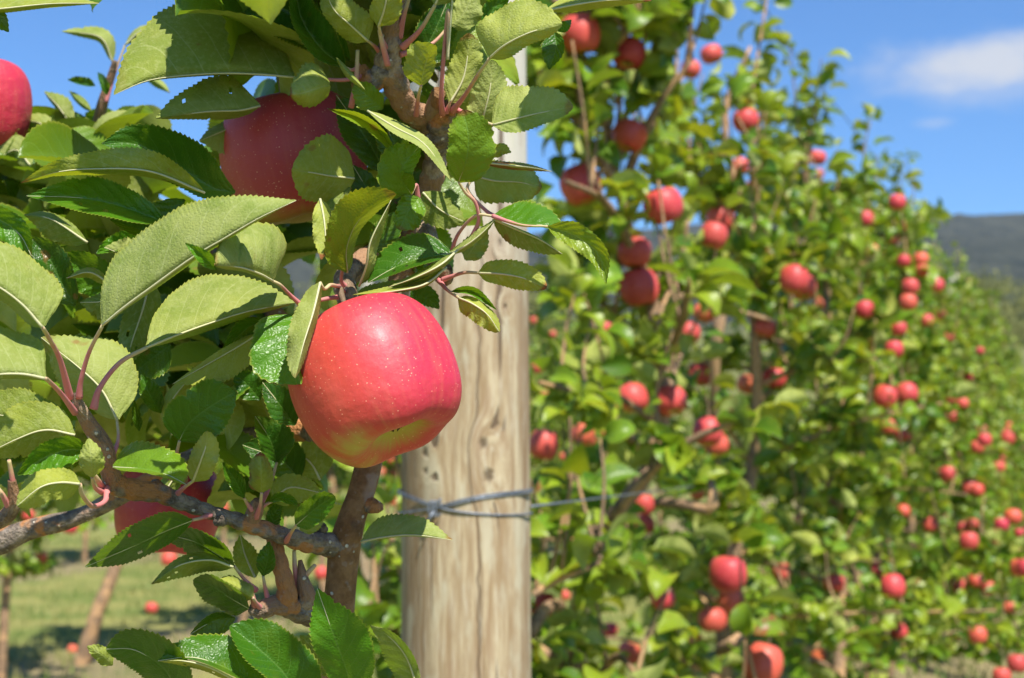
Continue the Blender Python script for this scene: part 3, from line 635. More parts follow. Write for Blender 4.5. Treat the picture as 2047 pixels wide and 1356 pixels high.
# ------------------------------------------------------------------ apples of the row (pixel, diameter, hue, label)
BGA = [
(1160,66,78,0,'red apple hanging above a bright green leaf, topmost of the nearest tree'),(1257,106,66,0,'shiny red apple right beside the topmost one, yellow at its base'),(1258,270,68,0,'red apple with a white glint, a leaf across its lower right'),
(1160,368,78,0,'round red apple hanging alone just right of the post against the sky'),(1325,411,76,0,'big red apple with a notch of shadow at its top, over a pale leaf'),(1268,503,66,0,'upper apple of the touching pair beside the big yellow-green leaf'),
(1278,574,74,0,'lower apple of the touching pair, half in shadow with a heart-shaped lit patch'),(1440,438,54,0,'round red apple with a bright glint above a shaded apple'),(1427,470,52,.2,'shaded apple tucked right under the round one with the glint'),
(1490,240,48,0,'red apple beside a white sunlit leaf high in the row'),(1381,138,38,.2,'small apple half lit, left of a darker one, high in the tree'),(1422,108,42,0,'dark red apple behind leaves near the top of the tree'),
(1480,332,34,0,'small pink-red apple below the one with the white leaf'),(1506,378,32,.2,'small dull red apple partly hidden, under the pink-red one'),(1633,315,34,0,'lone red apple near the sloping tree tops'),(1637,348,20,0,'tiny apple right under the lone one near the tree tops'),
(1730,438,32,0,'pinkish apple by the treetops above a tiny yellow one'),(1800,456,26,0,'upper of two small red apples close under the far treetops'),(1784,478,26,0,'lower of two small red apples close under the far treetops'),(1745,500,24,1,'yellow-orange small apple among the leaves under the treetops'),
(1722,518,22,.3,'dull small apple just below the yellow-orange one'),(1588,558,58,.1,'large apple on a short bare twig, partly covering another, mid row'),(1606,574,50,0,'apple half hidden behind the one on the bare twig'),(1642,607,28,.1,'small coral apple down and right of the overlapping pair'),
(1210,656,30,0,'small red apple low between dark leaves right of the post'),(1408,625,42,.5,'orange flat-looking apple beside a pale bare branch'),(1377,665,46,0,'dark red apple in deep shade beneath the orange one'),(1530,655,44,.2,'red apple broken up by leaves, right of the pale branch'),
(1560,697,28,0,'small deep red apple under the one broken up by leaves'),(1400,748,50,.1,'long red sliver of an apple showing above a green leaf'),(1493,767,40,.8,'orange apple half covered, right of the red sliver'),(1548,755,46,.1,'brownish red shaded apple just right of the orange one'),
(1265,795,58,0,'shiny apple resting over a thin twig left of the upright stake'),(1340,800,62,0,'dark purple-red apple in shade behind the upright stake'),(1415,862,56,0,'shiny red apple above a shaded one, right of the stake foot'),(1432,888,46,.2,'shaded apple behind the shiny one right of the stake foot'),
(1087,888,60,0,'dark-edged red apple touching the right side of the wooden post'),(1165,868,44,.6,'orange apple half hidden by leaves, right of the one at the post'),(1287,1008,42,0,'upper of two apples beside the slanting brown branch and the wire'),(1289,1048,38,.1,'lower of two apples beside the slanting brown branch'),
(1187,1078,34,.1,'bright small apple at the lower end of the slanting branch'),(1140,1086,28,1,'yellow apple left of the slanting branch end'),(1394,985,28,.9,'orange round apple near the bend of the elbow-shaped branch'),(1455,1146,72,0,'big apple split by a dark shadow stripe, low in the row'),
(1462,1200,50,.2,'apple behind and below the one with the shadow stripe'),(1424,1238,56,.1,'deeply shaded brownish apple below the striped-shadow apple'),(1525,1327,76,.3,'large orange-red apple at the bottom edge with a pale leaf on its shoulder'),(1085,1210,56,.1,'apple behind a bent bare branch, close to the post foot'),
(1220,1258,30,0,'small apple with a white glint low beside a brown stake'),(1258,1305,46,.4,'coral apple near the bottom edge above a big pale leaf'),(1390,1280,30,.1,'small lit apple near the bottom between dark leaves'),(1325,1195,46,0,'dark red apple crossed by a leaf, left of the shadow-striped one'),
(1563,1143,34,.1,'bright coral apple sliver to the right of the shadow-striped apple'),(1667,1165,40,0,'red apple with a leaf across its left side, low in mid row'),(1637,1312,30,.8,'tall narrow orange apple near the bottom edge'),(1785,1172,46,0,'dark purple apple in shade under a small bright one'),
(1753,1138,28,0,'small bright apple just above the dark purple one'),(1797,1262,34,0,'lone deep pink apple low on the right over pale stems'),(1775,852,30,.1,'left one of two apples touching under the slanting grey branch'),(1805,866,32,.1,'right one of two apples touching under the slanting grey branch'),
(1770,792,44,0,'red apple above the slanting grey branch, lower left of a thin one'),(1812,786,42,0,'thin red apple curved over a leaf above the slanting grey branch'),(1903,832,22,.1,'small apple alone right of mid row, above a pair further down'),(2015,875,28,.2,'coral apple close to the right edge, halfway down'),
(1962,858,20,.2,'tiny apple left of the coral one near the right edge'),(1868,910,20,.1,'tiny apple right above a bigger round one in the far row'),(1883,952,28,.1,'round coral apple below a tiny one in the far row'),(1940,975,32,.1,'bigger coral apple right of the round one in the far row'),
(1997,933,24,.1,'oval apple above the right end of the far row'),(1908,985,18,.2,'tiny shaded apple just left of the bigger coral one'),(1652,957,22,0,'small red apple by a long green leaf in mid row'),(1806,1022,26,.1,'red apple in shade, upper left of an orange-red one'),
(1860,1050,30,.2,'orange-red round apple standing out in the far row'),(1943,1048,26,.1,'right one of a touching small pair with a white glint'),(1924,1054,22,.1,'left one of a touching small pair in the far row'),(2025,1033,34,.1,'large coral apple by the right edge above bare ground'),
(2002,1038,16,.1,'tiny apple touching the large coral one at the right edge'),(1838,990,20,.2,'small dull apple on a twig in the far row'),(1880,1030,18,.2,'tiny dull apple above the orange-red round one'),(1950,1160,30,.1,'left apple of a bright pair low near the right edge'),
(1976,1175,26,.1,'right apple of a bright pair low near the right edge'),(1918,1172,30,.2,'reddish apple behind a twig left of the bright low pair'),(2018,1214,24,.1,'single coral apple low at the right edge'),(1908,1266,22,.5,'orange small apple low on the right above a pale stem'),
(1947,1268,24,.3,'faint coral apple right of the low orange one'),(1710,1217,22,0,'small red sliver of an apple low under mid row'),(1598,1035,20,0,'small red apple beside the pale jagged leaf'),(1853,641,26,0,'red apple at the left end of a reddish cluster by the far post'),
(1880,632,22,.6,'orange apple on top of the reddish cluster by the far post'),(1898,674,22,0,'apple at the lower right of the cluster by the far post'),(1790,680,18,0,'tiny deep red apple left of the cluster by the far post'),(1874,570,26,0,'red apple under the leafy shoot by the far post'),
(1075,735,24,.2,'coral apple just right of the post in the gap to the far row'),(1105,668,14,.1,'tiny apple in the gap right of the post, upper one'),(1066,640,14,.1,'tiny apple touching the post edge in the gap'),(1088,786,14,.1,'tiny apple in the lower part of the gap right of the post'),
(57,1030,24,0,'red apple far behind the lower left branch'),(140,1053,30,.1,'wide red apple far behind, right under the dark lower left branch'),(83,1113,22,.3,'coral apple far off above the bare ground at lower left'),(338,1117,30,.1,'coral apple far off beneath the dark drooping leaf'),
(303,1215,24,.2,'single apple low over the grass at lower left'),(642,1145,26,.1,'far apple left of the young tree stem, below the knobbly branch'),(145,1298,18,.5,'orange apple low near the bottom left'),(452,882,26,.1,'far coral apple between leaves left of the big apple'),
(778,918,16,.4,'far orange apple between tree stem and post, top one'),(763,943,14,.3,'far small apple between stem and post, second from the top'),(787,945,14,.3,'far small apple at the left edge of the post'),(785,1003,16,.2,'far small apple by the wire at the left edge of the post'),
(1180,880,20,.4,'small apple peeping from beneath the half-hidden orange one'),(1690,1000,18,.1,'tiny red apple in shade at the middle of the row'),(1130,1190,20,.1,'small shaded apple above the bent bare branch'),
]
random.seed(4)
BGP = []
for i, (x, y, dm, hue, lab) in enumerate(BGA):
    d = 0.0755*F/dm
    if x < 1060 or (x < 1140 and dm < 25): d = min(d*0.95, 12.5)
    d = min(d, 11.5) if x > 1060 else d
    r_px = 0.5*dm*1.06
    ax = Vector((random.uniform(-.35, .35), random.uniform(-.1, .45), 1)); bl = Vector((SUN.x+random.uniform(-.3, .9), SUN.y, random.uniform(-.2, .4)))
    sc = (random.uniform(.94, 1.04), random.uniform(.94, 1.04), random.uniform(.88, 1.08))
    big = dm > 26
    if random.random() < .5: ax.z = 1
    add_apple(x, y, r_px, d, ax, bl, lab, hue=min(1, hue+random.uniform(.08, .35)), grn=random.uniform(.3, .65), group='ripe apples hanging in the orchard rows', parts=big, scale=sc)
    BGP.append((x, y, r_px, d))
BGP = np.array(BGP)

# ------------------------------------------------------------------ orchard trees
def orchard_tree(Y, seed, k=0, H=2.5, fine=True, label=None, dens=1.0, extra=None, extra_pts=None, reach=(.72, .42), local=False, hide=True, trunkpts=None, zlo=.30, leaf=.080, more=1.0, low=1.15):
    rs = np.random.RandomState(seed)
    x0 = ROW(Y, k)+rs.uniform(-.05, .05); base = np.array([x0, Y, 0.0]); t = empty('apple_tree', tuple(base))
    rdir = np.array([.355, .935, 0]); ldir = np.array([.935, -.355, 0])
    if trunkpts is None:
        tp = [base+np.array([0, 0, -.05])]
        for z in (.35, .8, 1.3, 1.8, 2.2, H): tp.append(base+rdir*rs.uniform(-.05, .05)+ldir*rs.uniform(-.05, .05)+np.array([0, 0, z]))
        tr = [.028, .025, .021, .017, .012, .009, .005]
    else: tp, tr = trunkpts
    TP = spline(np.array(tp, dtype=float), 60); lst = []; pos = []; dr = []; up = []; ln = []
    def cluster(p, out, n, L=leaf):
        for _ in range(n):
            a = rs.rand()*6.28; v = np.array([math.cos(a), math.sin(a), rs.uniform(-.25, .75)])+out*.5
            v /= np.linalg.norm(v); pos.append(p+v*.02); dr.append(v); up.append(np.array([0, 0, 1.])+rs.randn(3)*.95+v*.2); ln.append(L*rs.uniform(.7, 1.35))
    nl = int(24*dens)
    for i in range(nl):
        z = zlo+(H-.25-zlo)*((i+.5)/nl)+rs.uniform(-.06, .06); j = np.argmin(abs(TP[:, 2]-z)); p0 = TP[j]
        a = i*2.4+rs.uniform(-.5, .5); f = 1-.45*max(0, (z-.9)/(H-.9)); L = rs.uniform(.65, 1.1)*f
        wide = 1+low*max(0, 1-(z-.2)/1.5) if reach[1] > .42 else 1; o = rdir*math.cos(a)*reach[0]+ldir*math.sin(a)*reach[1]*wide; e = p0+o*L+np.array([0, 0, rs.uniform(-.05, .28)])
        m = (p0+e)/2+np.array([0, 0, rs.uniform(-.02, .07)])+rs.randn(3)*.02
        lst.append(([p0, m, e], [.011, .008, .004] if trunkpts is not None else [.008, .005, .003])); S = spline(np.array([p0, m, e]), 14); nc = int(more*(4+12*np.linalg.norm(e-p0)))
        for q in np.linspace(2, 13, nc):
            c = S[int(q)]+rs.randn(3)*.02; od = (e-p0)/np.linalg.norm(e-p0); cluster(c, od, rs.randint(4, 8))
        for s in range(rs.randint(2, 4)):
            b = S[rs.randint(4, 14)]; h = rs.uniform(.12, .30); tip = b+np.array([rs.uniform(-.07, .07), rs.uniform(-.07, .07), h])
            lst.append(([b, (b+tip)/2+rs.randn(3)*.012, tip], [.004, .003, .0018]))
            for q in np.linspace(.15, 1, int(h/.028)):
                cluster(b+(tip-b)*q, np.array([0, 0, .3]), 1)
            cluster(tip, np.array([0, 0, .8]), 3)
    for s in range(5):
        b = TP[-1]+np.array([0, 0, -rs.uniform(.1, .6)]); h = rs.uniform(.25, .5); tip = b+rdir*rs.uniform(-.25, .25)+ldir*rs.uniform(-.1, .1)+np.array([0, 0, h])
        lst.append(([b, (b+tip)/2, tip], [.005, .004, .002]))
        for q in np.linspace(.1, 1, int(h/.024)): cluster(b+(tip-b)*q, np.array([0, 0, .3]), 1+(rs.rand() < .4))
    for P, r in (extra or []): lst.append((P, r))
    V, Q, T, U = merge([tube_data(tp, tr, sides=10, n=50, knob=.10)]+[tube_data(p, r, sides=6, n=12, knob=.08, seed=i) for i, (p, r) in enumerate(lst)])
    mesh_np('trunk', V, Q, M_BARKF, uv=U, parent=t, tris=T)
    for P, n in (extra_pts or []):
        S = spline(np.array(P, dtype=float), n)
        for q in S: cluster(q, np.array([0, 0, .3]), rs.randint(1, 3))
    pos = np.array(pos); dr = np.array(dr); up = np.array(up); ln = np.array(ln)
    if hide:
        cpt = pos+dr*(ln*.45)[:, None]; px, py, d = proj(cpt)
        keep = np.ones(len(pos), bool)
        for (ax, ay, ar, ad) in BGP:
            if ad > 6.5: ar = ar*0.9
            near = (np.hypot(px-ax, py-ay) < ar+0.30*ln*F/np.maximum(d, .1)) & (d < ad+.02)
            keep &= ~(near & (rs.rand(len(pos)) < (.93 if ad < 6.5 else .85)))
        pos, dr, up, ln = pos[keep], dr[keep], up[keep], ln[keep]
    V, Q, U, T = leaves_batch(pos, dr, up, ln, T_LOW if fine else T_TINY, rs, yel=.58)
    mesh_np('crown', V, Q, M_LEAF_FAR, uv=U, tint=T, parent=t)
    tag(t, label, 'tree', 'apple trees planted along the trellis rows'); return t

def ap(*a): return tuple(at(*a))
# second tree: its bent trunk and bare pieces of wood follow the photograph
g = at(1155, 1356, 2.75); tp = [(g.x, g.y, -.05), (g.x+.01, g.y, .5), ap(1155, 1340, 2.75), ap(1160, 1200, 2.75), ap(1172, 1105, 2.77), ap(1225, 1030, 2.8), ap(1290, 950, 2.85), ap(1322, 850, 2.88), ap(1322, 740, 2.88), ap(1300, 600, 2.9), ap(1262, 470, 2.9), ap(1235, 370, 2.9), ap(1220, 290, 2.9), ap(1206, 200, 2.9), ap(1203, 80, 2.9), ap(1212, -60, 2.9), ap(1230, -250, 2.9)]
tr = [.022, .020, .017, .0155, .015, .016, .016, .016, .014, .013, .011, .010, .010, .009, .008, .006, .004]
ex = [([ap(1315, 1004, 2.74), ap(1365, 1008, 2.68), ap(1420, 1018, 2.64), ap(1424, 985, 2.64), ap(1420, 962, 2.66)], [.010, .010, .011, .009, .007]),
      ([ap(1120, 1210, 2.62), ap(1090, 1218, 2.5), ap(1055, 1275, 2.45), ap(1040, 1330, 2.5)], [.012, .012, .012, .012]),
      ([ap(1490, 1262, 2.9), ap(1465, 1285, 2.85), ap(1440, 1300, 2.9)], [.011, .012, .013]),
      ([ap(1330, 860, 2.9), ap(1240, 795, 2.8), ap(1190, 780, 2.8)], [.008, .006, .004]),
      ([ap(1168, 330, 2.75), ap(1160, 230, 2.75), ap(1150, 160, 2.75), ap(1140, 60, 2.75)], [.006, .005, .004, .003]),
      ([ap(1225, 320, 2.9), ap(1190, 350, 2.8), ap(1168, 330, 2.75)], [.006, .006, .006]),
      ([ap(1330, 700, 3.0), ap(1310, 560, 3.0), ap(1360, 520, 3.0), ap(1375, 440, 3.0)], [.008, .006, .005, .004]),
      ([ap(1340, 600, 2.9), ap(1400, 590, 2.9), ap(1470, 620, 2.95), ap(1540, 640, 3.0)], [.009, .008, .006, .004])]
exl = [([ap(1168, 330, 2.75), ap(1160, 230, 2.75), ap(1150, 160, 2.75), ap(1140, 60, 2.75)], 22), ([ap(1110, 560, 2.75), ap(1150, 500, 2.75), ap(1140, 420, 2.8)], 9), ([ap(1130, 580, 2.75), ap(1150, 700, 2.75), ap(1130, 800, 2.7)], 26)]
orchard_tree(2.85, 11, H=2.35, label='nearest apple tree right of the wooden post, its thin bent trunk against the sky', extra=ex, extra_pts=exl, trunkpts=(tp, tr), reach=(.62, .36))
ex3 = [([ap(1480, 480, 3.7), ap(1458, 560, 3.68), ap(1445, 610, 3.66), ap(1430, 690, 3.65), ap(1428, 800, 3.7), ap(1420, 930, 3.8)], [.012, .016, .018, .016, .012, .010])]
gx = at(905, 1300, 2.35); orchard_tree(2.35, 41, H=1.22, label='low apple tree right behind the thick post, leaves showing left of its foot', trunkpts=([(gx.x, gx.y, -.05), (gx.x, gx.y, .5), (gx.x+.01, gx.y, .9), (gx.x, gx.y, 1.22)], [.013, .012, .009, .005]), reach=(.34, .24), zlo=.15, dens=.75, leaf=.07)
orchard_tree(4.0, 12, H=2.42, label='second apple tree right of the post, with a pale bare leaning branch', extra=ex3, reach=(.7, .46), leaf=.070, more=1.5)
orchard_tree(5.1, 13, H=2.42, label='third apple tree of the right row, a leafy tip shooting up at the wire', reach=(.7, .46), leaf=.068, more=1.9, low=1.7, dens=1.15)
orchard_tree(6.2, 14, H=2.42, label='fourth apple tree of the right row, just beyond the leafy tip', reach=(.7, .46), leaf=.066, more=1.9, low=1.9, dens=1.15)
protos = [orchard_tree(7.3, 21, H=2.46, fine=True, hide=False, dens=1.1, reach=(.7, .48), leaf=.066, more=1.8, zlo=.2, low=1.8), orchard_tree(8.4, 22, H=2.5, fine=False, hide=False, dens=1.1, reach=(.7, .48), leaf=.066, more=1.8, zlo=.2, low=1.8), orchard_tree(9.5, 23, H=2.44, fine=False, hide=False, dens=1.1, reach=(.7, .48), leaf=.066, more=1.8, zlo=.2, low=1.8)]
protos2 = [orchard_tree(7.3, 24, k=1, H=2.35, fine=False, hide=False, dens=1.0, reach=(.7, .48), leaf=.068, more=1.8, zlo=.62, low=.6), orchard_tree(8.4, 25, k=1, H=2.4, fine=False, hide=False, dens=1.0, reach=(.7, .48), leaf=.068, more=1.8, zlo=.55, low=.6)]
ords = ['fifth', 'sixth', 'seventh', 'eighth', 'ninth', 'tenth', 'eleventh', 'twelfth']
spots = []
for i, Y in enumerate(np.arange(7.3, 34, 1.15)):
    spots.append((ROW(Y), Y, (ords[i]+' apple tree of the right row, counted from the wooden post') if i < 8 else 'far apple tree in the blurred end of the right row'))
for i, Y in enumerate(np.arange(6.4, 21, 1.15)):
    spots.append((ROW(Y, 1), Y, (['first', 'second', 'third', 'fourth', 'fifth', 'sixth', 'seventh', 'eighth', 'ninth', 'tenth', 'eleventh', 'twelfth', 'thirteenth'][i])+' apple tree of the next row beyond the grass, counted from the left'))
for i, Y in enumerate(np.arange(14, 34, 1.3)):
    spots.append((ROW(Y, 2), Y, 'distant apple tree of the third row, beyond the mown grass'))
rs = random.Random(8); P2 = list(protos2); unused = [1, 1]
lt = at(168, 1318, 8.4); lp = [(lt.x-.02, lt.y, -.05), tuple(at(172, 1300, 8.4)), tuple(at(196, 1220, 8.4)), tuple(at(232, 1130, 8.45)), tuple(at(250, 1040, 8.5)), tuple(at(262, 900, 8.55)), tuple(at(270, 700, 8.6)), tuple(at(270, 520, 8.6))]
orchard_tree(8.4, 31, k=1, H=2.3, fine=False, hide=False, label='apple tree of the next row with a leaning pale pinkish bare trunk, lower left', trunkpts=(lp, [.052, .048, .042, .036, .030, .024, .014, .006]), zlo=1.0, dens=.7)
spots = [s for s in spots if not (abs(s[1]-8.7) < .5 and s[0] < -1.2)]
for i, (x, Y, lab) in enumerate(spots):
    second = abs(x-ROW(Y)) > 1; o = protos[i] if i < 3 else ((protos2.pop(0) if len(unused) and unused.pop() else copy_tree(P2[rs.randrange(2)])) if second else copy_tree(protos[rs.randrange(3)]))
    o.location = (x+rs.uniform(-.06, .06), Y, 0); o.rotation_euler.z = 0 if i < 3 else rs.choice((0, math.pi))+rs.uniform(-.12, .12)
    s = rs.uniform(.93, 1.06)*(1 if Y < 12 else 1.04); o.scale = (s, s, s*rs.uniform(.96, 1.04)); o['label'] = lab
# apples on the farther rows, too small to tell apart
for i in range(76):
    k = 1 if i < 26 else (0 if i < 68 else 2); Y = {1: rs.uniform(7, 17), 0: rs.uniform(8, 15), 2: rs.uniform(15, 26)}[k]
    a = rs.choice((-1, 1)) if k == 0 else 1; p = Vector((ROW(Y, k)+(-.42 if k == 0 else .42)*rs.uniform(.6, 1.1)*(-1 if k == 0 else 1), Y+rs.uniform(-.3, .3)-.1, rs.uniform(.5, 2.2)))
    if k == 0:
        Y = 4.2+8*rs.random()**1.5; zz = rs.uniform(.45, 2.15); p = Vector((ROW(Y)+(.50*(1+1.0*max(0, 1-(zz-.2)/1.5))*(1-.3*max(0, zz-.9)))*rs.uniform(.65, 1.0), Y-.12, zz))
    px, py, d = proj(p)
    lab = {0: 'small blurred apple half buried in the leaves of the right row', 1: 'small blurred apple hanging in the next orchard row, beyond the near branches', 2: 'tiny blurred apple hanging in the distant third row'}[k]
    add_apple(float(px), float(py), (.028 if k == 0 else .038)*F/float(d), float(d), (0, .1, 1), (SUN.x, SUN.y, 0), lab, hue=rs.random()*.7, group={0: 'half buried small apples in the right row', 1: 'small apples in the next row', 2: 'tiny apples in the third row'}[k], parts=False, me=A_MID[0])
# grass
def grass():
    r = np.random.RandomState(2); n = 26000; u = r.rand(n); Y = 5.5+14*u**1.3; X = -.40*Y+(r.rand(n))*(.40*Y+.55*Y)
    patch = np.sin(X*2.1+Y)+np.sin(Y*3.3-X*1.2)+r.randn(n)*.8; k = patch > -.6; X, Y = X[k], Y[k]; n = len(X)
    h = .03+.05*r.rand(n); a = r.rand(n)*6.28; w_ = .006+.005*r.rand(n); lean = r.randn(n, 2)*.02
    z0 = np.full(n, -.03)
    A = np.stack([X-w_*np.cos(a), Y-w_*np.sin(a), z0], 1); B = np.stack([X+w_*np.cos(a), Y+w_*np.sin(a), z0], 1); D = np.stack([X+lean[:, 0], Y+lean[:, 1], h], 1)
    V = np.stack([A, B, D], 1).reshape(-1, 3); T = np.arange(3*n).reshape(-1, 3)
    mt, nt = new_mat('grass_blades'); oc = nt.n('ShaderNodeTexCoord').outputs['Object']; q = nt.noise(oc, 1.6, 4.0)
    finish(nt, principled(nt, base=nt.mix(nt.mr(q, .38, .62), (0.24, 0.235, 0.07), (0.10, 0.16, 0.028)), rough=.7))
    tag(mesh_np('grass', V, [], mt, tris=T, smooth=False), 'short dry and green grass on the orchard floor', 'grass', kind='stuff')
grass()
# ------------------------------------------------------------------ the near tree
tb = at(662, 1420, .705)
TREE = empty('apple_tree', (tb.x-.01, tb.y+.01, 0)); tag(TREE, 'close apple tree in the foreground, its leafy branches filling the left half', 'tree')
def P_(lst): return [tuple(at(x, y, d/1000)) for x, y, d in lst]
lead = [(tb.x-.01, tb.y+.01, -.05), (tb.x-.005, tb.y+.01, .6), tuple(at(660, 1420, .705))]+P_([(668, 1330, 705), (676, 1230, 705), (682, 1160, 703), (690, 1090, 702), (706, 1030, 702), (722, 985, 704), (738, 920, 712), (752, 830, 722), (770, 700, 735), (800, 560, 740), (840, 430, 735), (868, 330, 725), (862, 255, 715), (815, 215, 702), (790, 170, 692), (775, 130, 686), (782, 85, 682), (790, 30, 680), (800, -60, 680), (830, -300, 700), (850, -600, 720)])
lr = [.020, .014, .0085, .0078, .0076, .0078, .0078, .0070, .0066, .0066, .0064, .006, .006, .0062, .0068, .0075, .0072, .0070, .0072, .0070, .0060, .005, .004, .003]
lr[14:] = [.0060, .0056, .0058, .0062, .0060, .0054, .0050, .0048, .0046, .0040]
tubes('trunk', [(lead[:14], lr[:14])], M_BARKB, TREE, sides=22, n=260, knob=.035)
tubes('branch', [(lead[12:], lr[12:])], M_SPUR, TREE, sides=20, n=170, knob=.13, ring=.16)
def branch(pts, rad, mat=M_BARK, ring=0.0, knob=.10, n=None, sides=16): return tubes('branch', [(P_(pts), rad)], mat, TREE, sides=sides, n=n or 26*len(pts), knob=knob, ring=ring)
branch([(695, 1092, 702), (664, 1090, 697), (640, 1086, 690), (600, 1080, 682), (560, 1070, 675), (500, 1050, 668), (430, 1027, 660), (370, 1005, 652), (320, 987, 645), (285, 983, 640), (245, 975, 636), (215, 960, 632)], [.0078, .0060, .0048, .0046, .0044, .0040, .0036, .0034, .0040, .0046, .0044, .0038], ring=.16, knob=.16)
branch([(228, 975, 634), (216, 930, 630), (205, 890, 626), (180, 850, 620), (160, 815, 614), (150, 790, 610)], [.0046, .0042, .0040, .0037, .0030, .0018], mat=M_SPUR)
branch([(-60, 1110, 780), (0, 1085, 775), (60, 1058, 770), (130, 1042, 765), (180, 1024, 762), (225, 1000, 760), (300, 960, 760), (420, 900, 770), (560, 860, 760), (735, 880, 722)], [.0062, .0062, .0058, .0050, .0048, .0046, .0046, .005, .006, .006])
branch([(-20, 1050, 700), (10, 1035, 698), (28, 1005, 695), (24, 960, 690)], [.004, .004, .0032, .002], mat=M_SPUR)
branch([(672, 1262, 706), (640, 1240, 700), (600, 1222, 690), (575, 1205, 684), (572, 1175, 680), (560, 1130, 680), (548, 1080, 685), (545, 1030, 700)], [.006, .0050, .0056, .0060, .0046, .0040, .0038, .003], ring=.12)
branch([(598, 1222, 690), (612, 1195, 686), (606, 1160, 684), (600, 1120, 684)], [.0048, .0046, .0028, .001], mat=M_SPUR)
branch([(575, 1210, 684), (545, 1210, 680), (520, 1222, 678), (500, 1215, 676)], [.005, .0048, .0038, .002], mat=M_SPUR, ring=.1)
branch([(775, 135, 686), (750, 160, 688), (730, 150, 690), (722, 132, 690)], [.0060, .0052, .0040, .002], ring=.2)
branch([(868, 300, 722), (880, 270, 712), (880, 240, 706), (895, 220, 700), (905, 210, 696)], [.0068, .0064, .0058, .0050, .003], ring=.18)
branch([(760, 500, 735), (720, 530, 715), (690, 560, 700), (695, 595, 690), (690, 620, 684)], [.0062, .0058, .0060, .0050, .0040], ring=.1, mat=M_SPUR)
branch([(840, 430, 735), (870, 520, 700), (888, 555, 690), (892, 535, 684)], [.0055, .0045, .0042, .0028], mat=M_SPUR)
branch([(853, 250, 715), (868, 215, 700), (877, 185, 690)], [.0048, .0040, .0034], mat=M_BARKB)
branch([(500, 1048, 668), (512, 1015, 664), (516, 1000, 662)], [.0042, .0036, .002], mat=M_SPUR)
branch([(190, 270, 1000), (205, 210, 990), (218, 165, 985), (230, 122, 980)], [.004, .0036, .0030, .0018], mat=M_SPUR)
branch([(420, 900, 770), (330, 700, 850), (250, 450, 940), (190, 270, 1000)], [.006, .006, .005, .004])
branch([(752, 830, 722), (560, 640, 850), (380, 480, 900), (160, 380, 930), (20, 330, 960)], [.006, .006, .0055, .004, .003])
# short woody knots and scars on the stem
for (x, y, d, r) in ((742, 1014, 699, .0034), (310, 975, 646, .0024), (436, 1045, 658, .0022), (640, 1060, 690, .002)):
    c = at(x, y, d/1000); K = [c+Vector((0, .004, 0)), c+Vector((.001, -.0005, .001)), c+Vector((.0025, -.003, .0028))]
    tubes('knot', [([tuple(k) for k in K], [r*1.4, r*1.25, r*.6])], M_BARK, TREE, sides=12, n=22, knob=.3, ring=.4)

def L(pts, side, wa, wb, face, **kw):
    kw.setdefault('seed', len(TREE.children)); return leaf_px(TREE, pts, side, wa, wb, face, **kw)
# --- top left
L([(-90, 25, 640), (0, 18, 640), (100, 8, 645), (198, 7, 650)], 'u', 26, 9, 'B', yel=.55, brn=.6, rnd=.3)
L([(-40, 20, 660), (-5, 35, 655), (18, 64, 650)], 'l', 22, 16, 'T', rnd=.8)
BK = 985
L([(225, 125, BK), (200, 75, BK-5), (123, 63, BK)], 'u', 19, 10, 'B', rnd=.7, pet=[(222, 150, BK), (224, 135, BK), (225, 125, BK)])
L([(250, 90, BK), (290, 60, BK), (355, 73, BK)], 'u', 10, 14, 'B', rnd=.6, pet=[(212, 205, BK), (232, 140, BK), (250, 90, BK)])
L([(190, 172, BK), (160, 165, BK), (135, 160, BK)], 'u', 14, 5, 'T', rnd=.1)
L([(145, 255, BK-30), (118, 215, BK-30), (88, 183, BK-20)], 'l', 8, 24, 'B', rnd=.4, pet=[(165, 280, BK), (150, 262, BK), (145, 255, BK)])
L([(182, 222, BK-10), (160, 205, BK-10), (138, 182, BK)], 'u', 12, 6, 'B', rnd=.1)
L([(215, 190, BK-10), (205, 160, BK-10), (195, 145, BK)], 'l', 9, 10, 'T', rnd=.2)
L([(285, 150, BK+40), (318, 168, BK+40), (340, 186, BK+40)], 'u', 9, 9, 'B', rnd=.8)
L([(170, 300, BK-60), (220, 245, BK-60), (300, 228, BK-60)], 'u', 18, 22, 'B', rnd=.9)
L([(120, 300, BK-60), (85, 250, BK-60), (40, 240, BK-50)], 'u', 22, 22, 'B', rnd=.7)
L([(60, 330, BK-90), (30, 300, BK-80), (-20, 330, BK-80)], 'u', 34, 20, 'B', rnd=.9, round_=True)
L([(240, 240, BK+60), (190, 235, BK+60), (150, 270, BK+60)], 'u', 20, 20, 'T', rnd=.4)
# --- the big leaves above the upper apple
L([(588, 155, 690), (520, 149, 686), (445, 147, 680), (360, 152, 672), (290, 163, 664), (228, 190, 655)], 'u', 146, 4, 'B', rnd=.25, brn=.5, round_=False, za=30, zb=18, pet=[(735, 150, 688), (690, 160, 688), (640, 158, 690), (588, 155, 690)], curl=.4)
L([(700, 120, 700), (640, 60, 700), (560, 15, 700), (440, -20, 705)], 'u', 40, 60, 'T', rnd=.1)
L([(690, 135, 690), (640, 95, 682), (600, 30, 678), (590, -60, 675)], 'l', 22, 46, 'T', rnd=.0, pet=[(722, 132, 690), (705, 140, 690), (690, 135, 690)])
L([(520, 212, 700), (479, 221, 695), (410, 224, 688), (311, 237, 680)], 'u', 72, 16, 'B', rnd=.55, brn=.3, za=10, zb=22)
L([(500, 240, 735), (440, 265, 730), (398, 282, 725)], 'u', 20, 45, 'B', rnd=.8)
L([(470, 385, 672), (425, 375, 668), (360, 335, 662), (275, 290, 656), (203, 288, 650)], 'u', 62, 38, 'T', rnd=.35, za=-8, zb=-12)
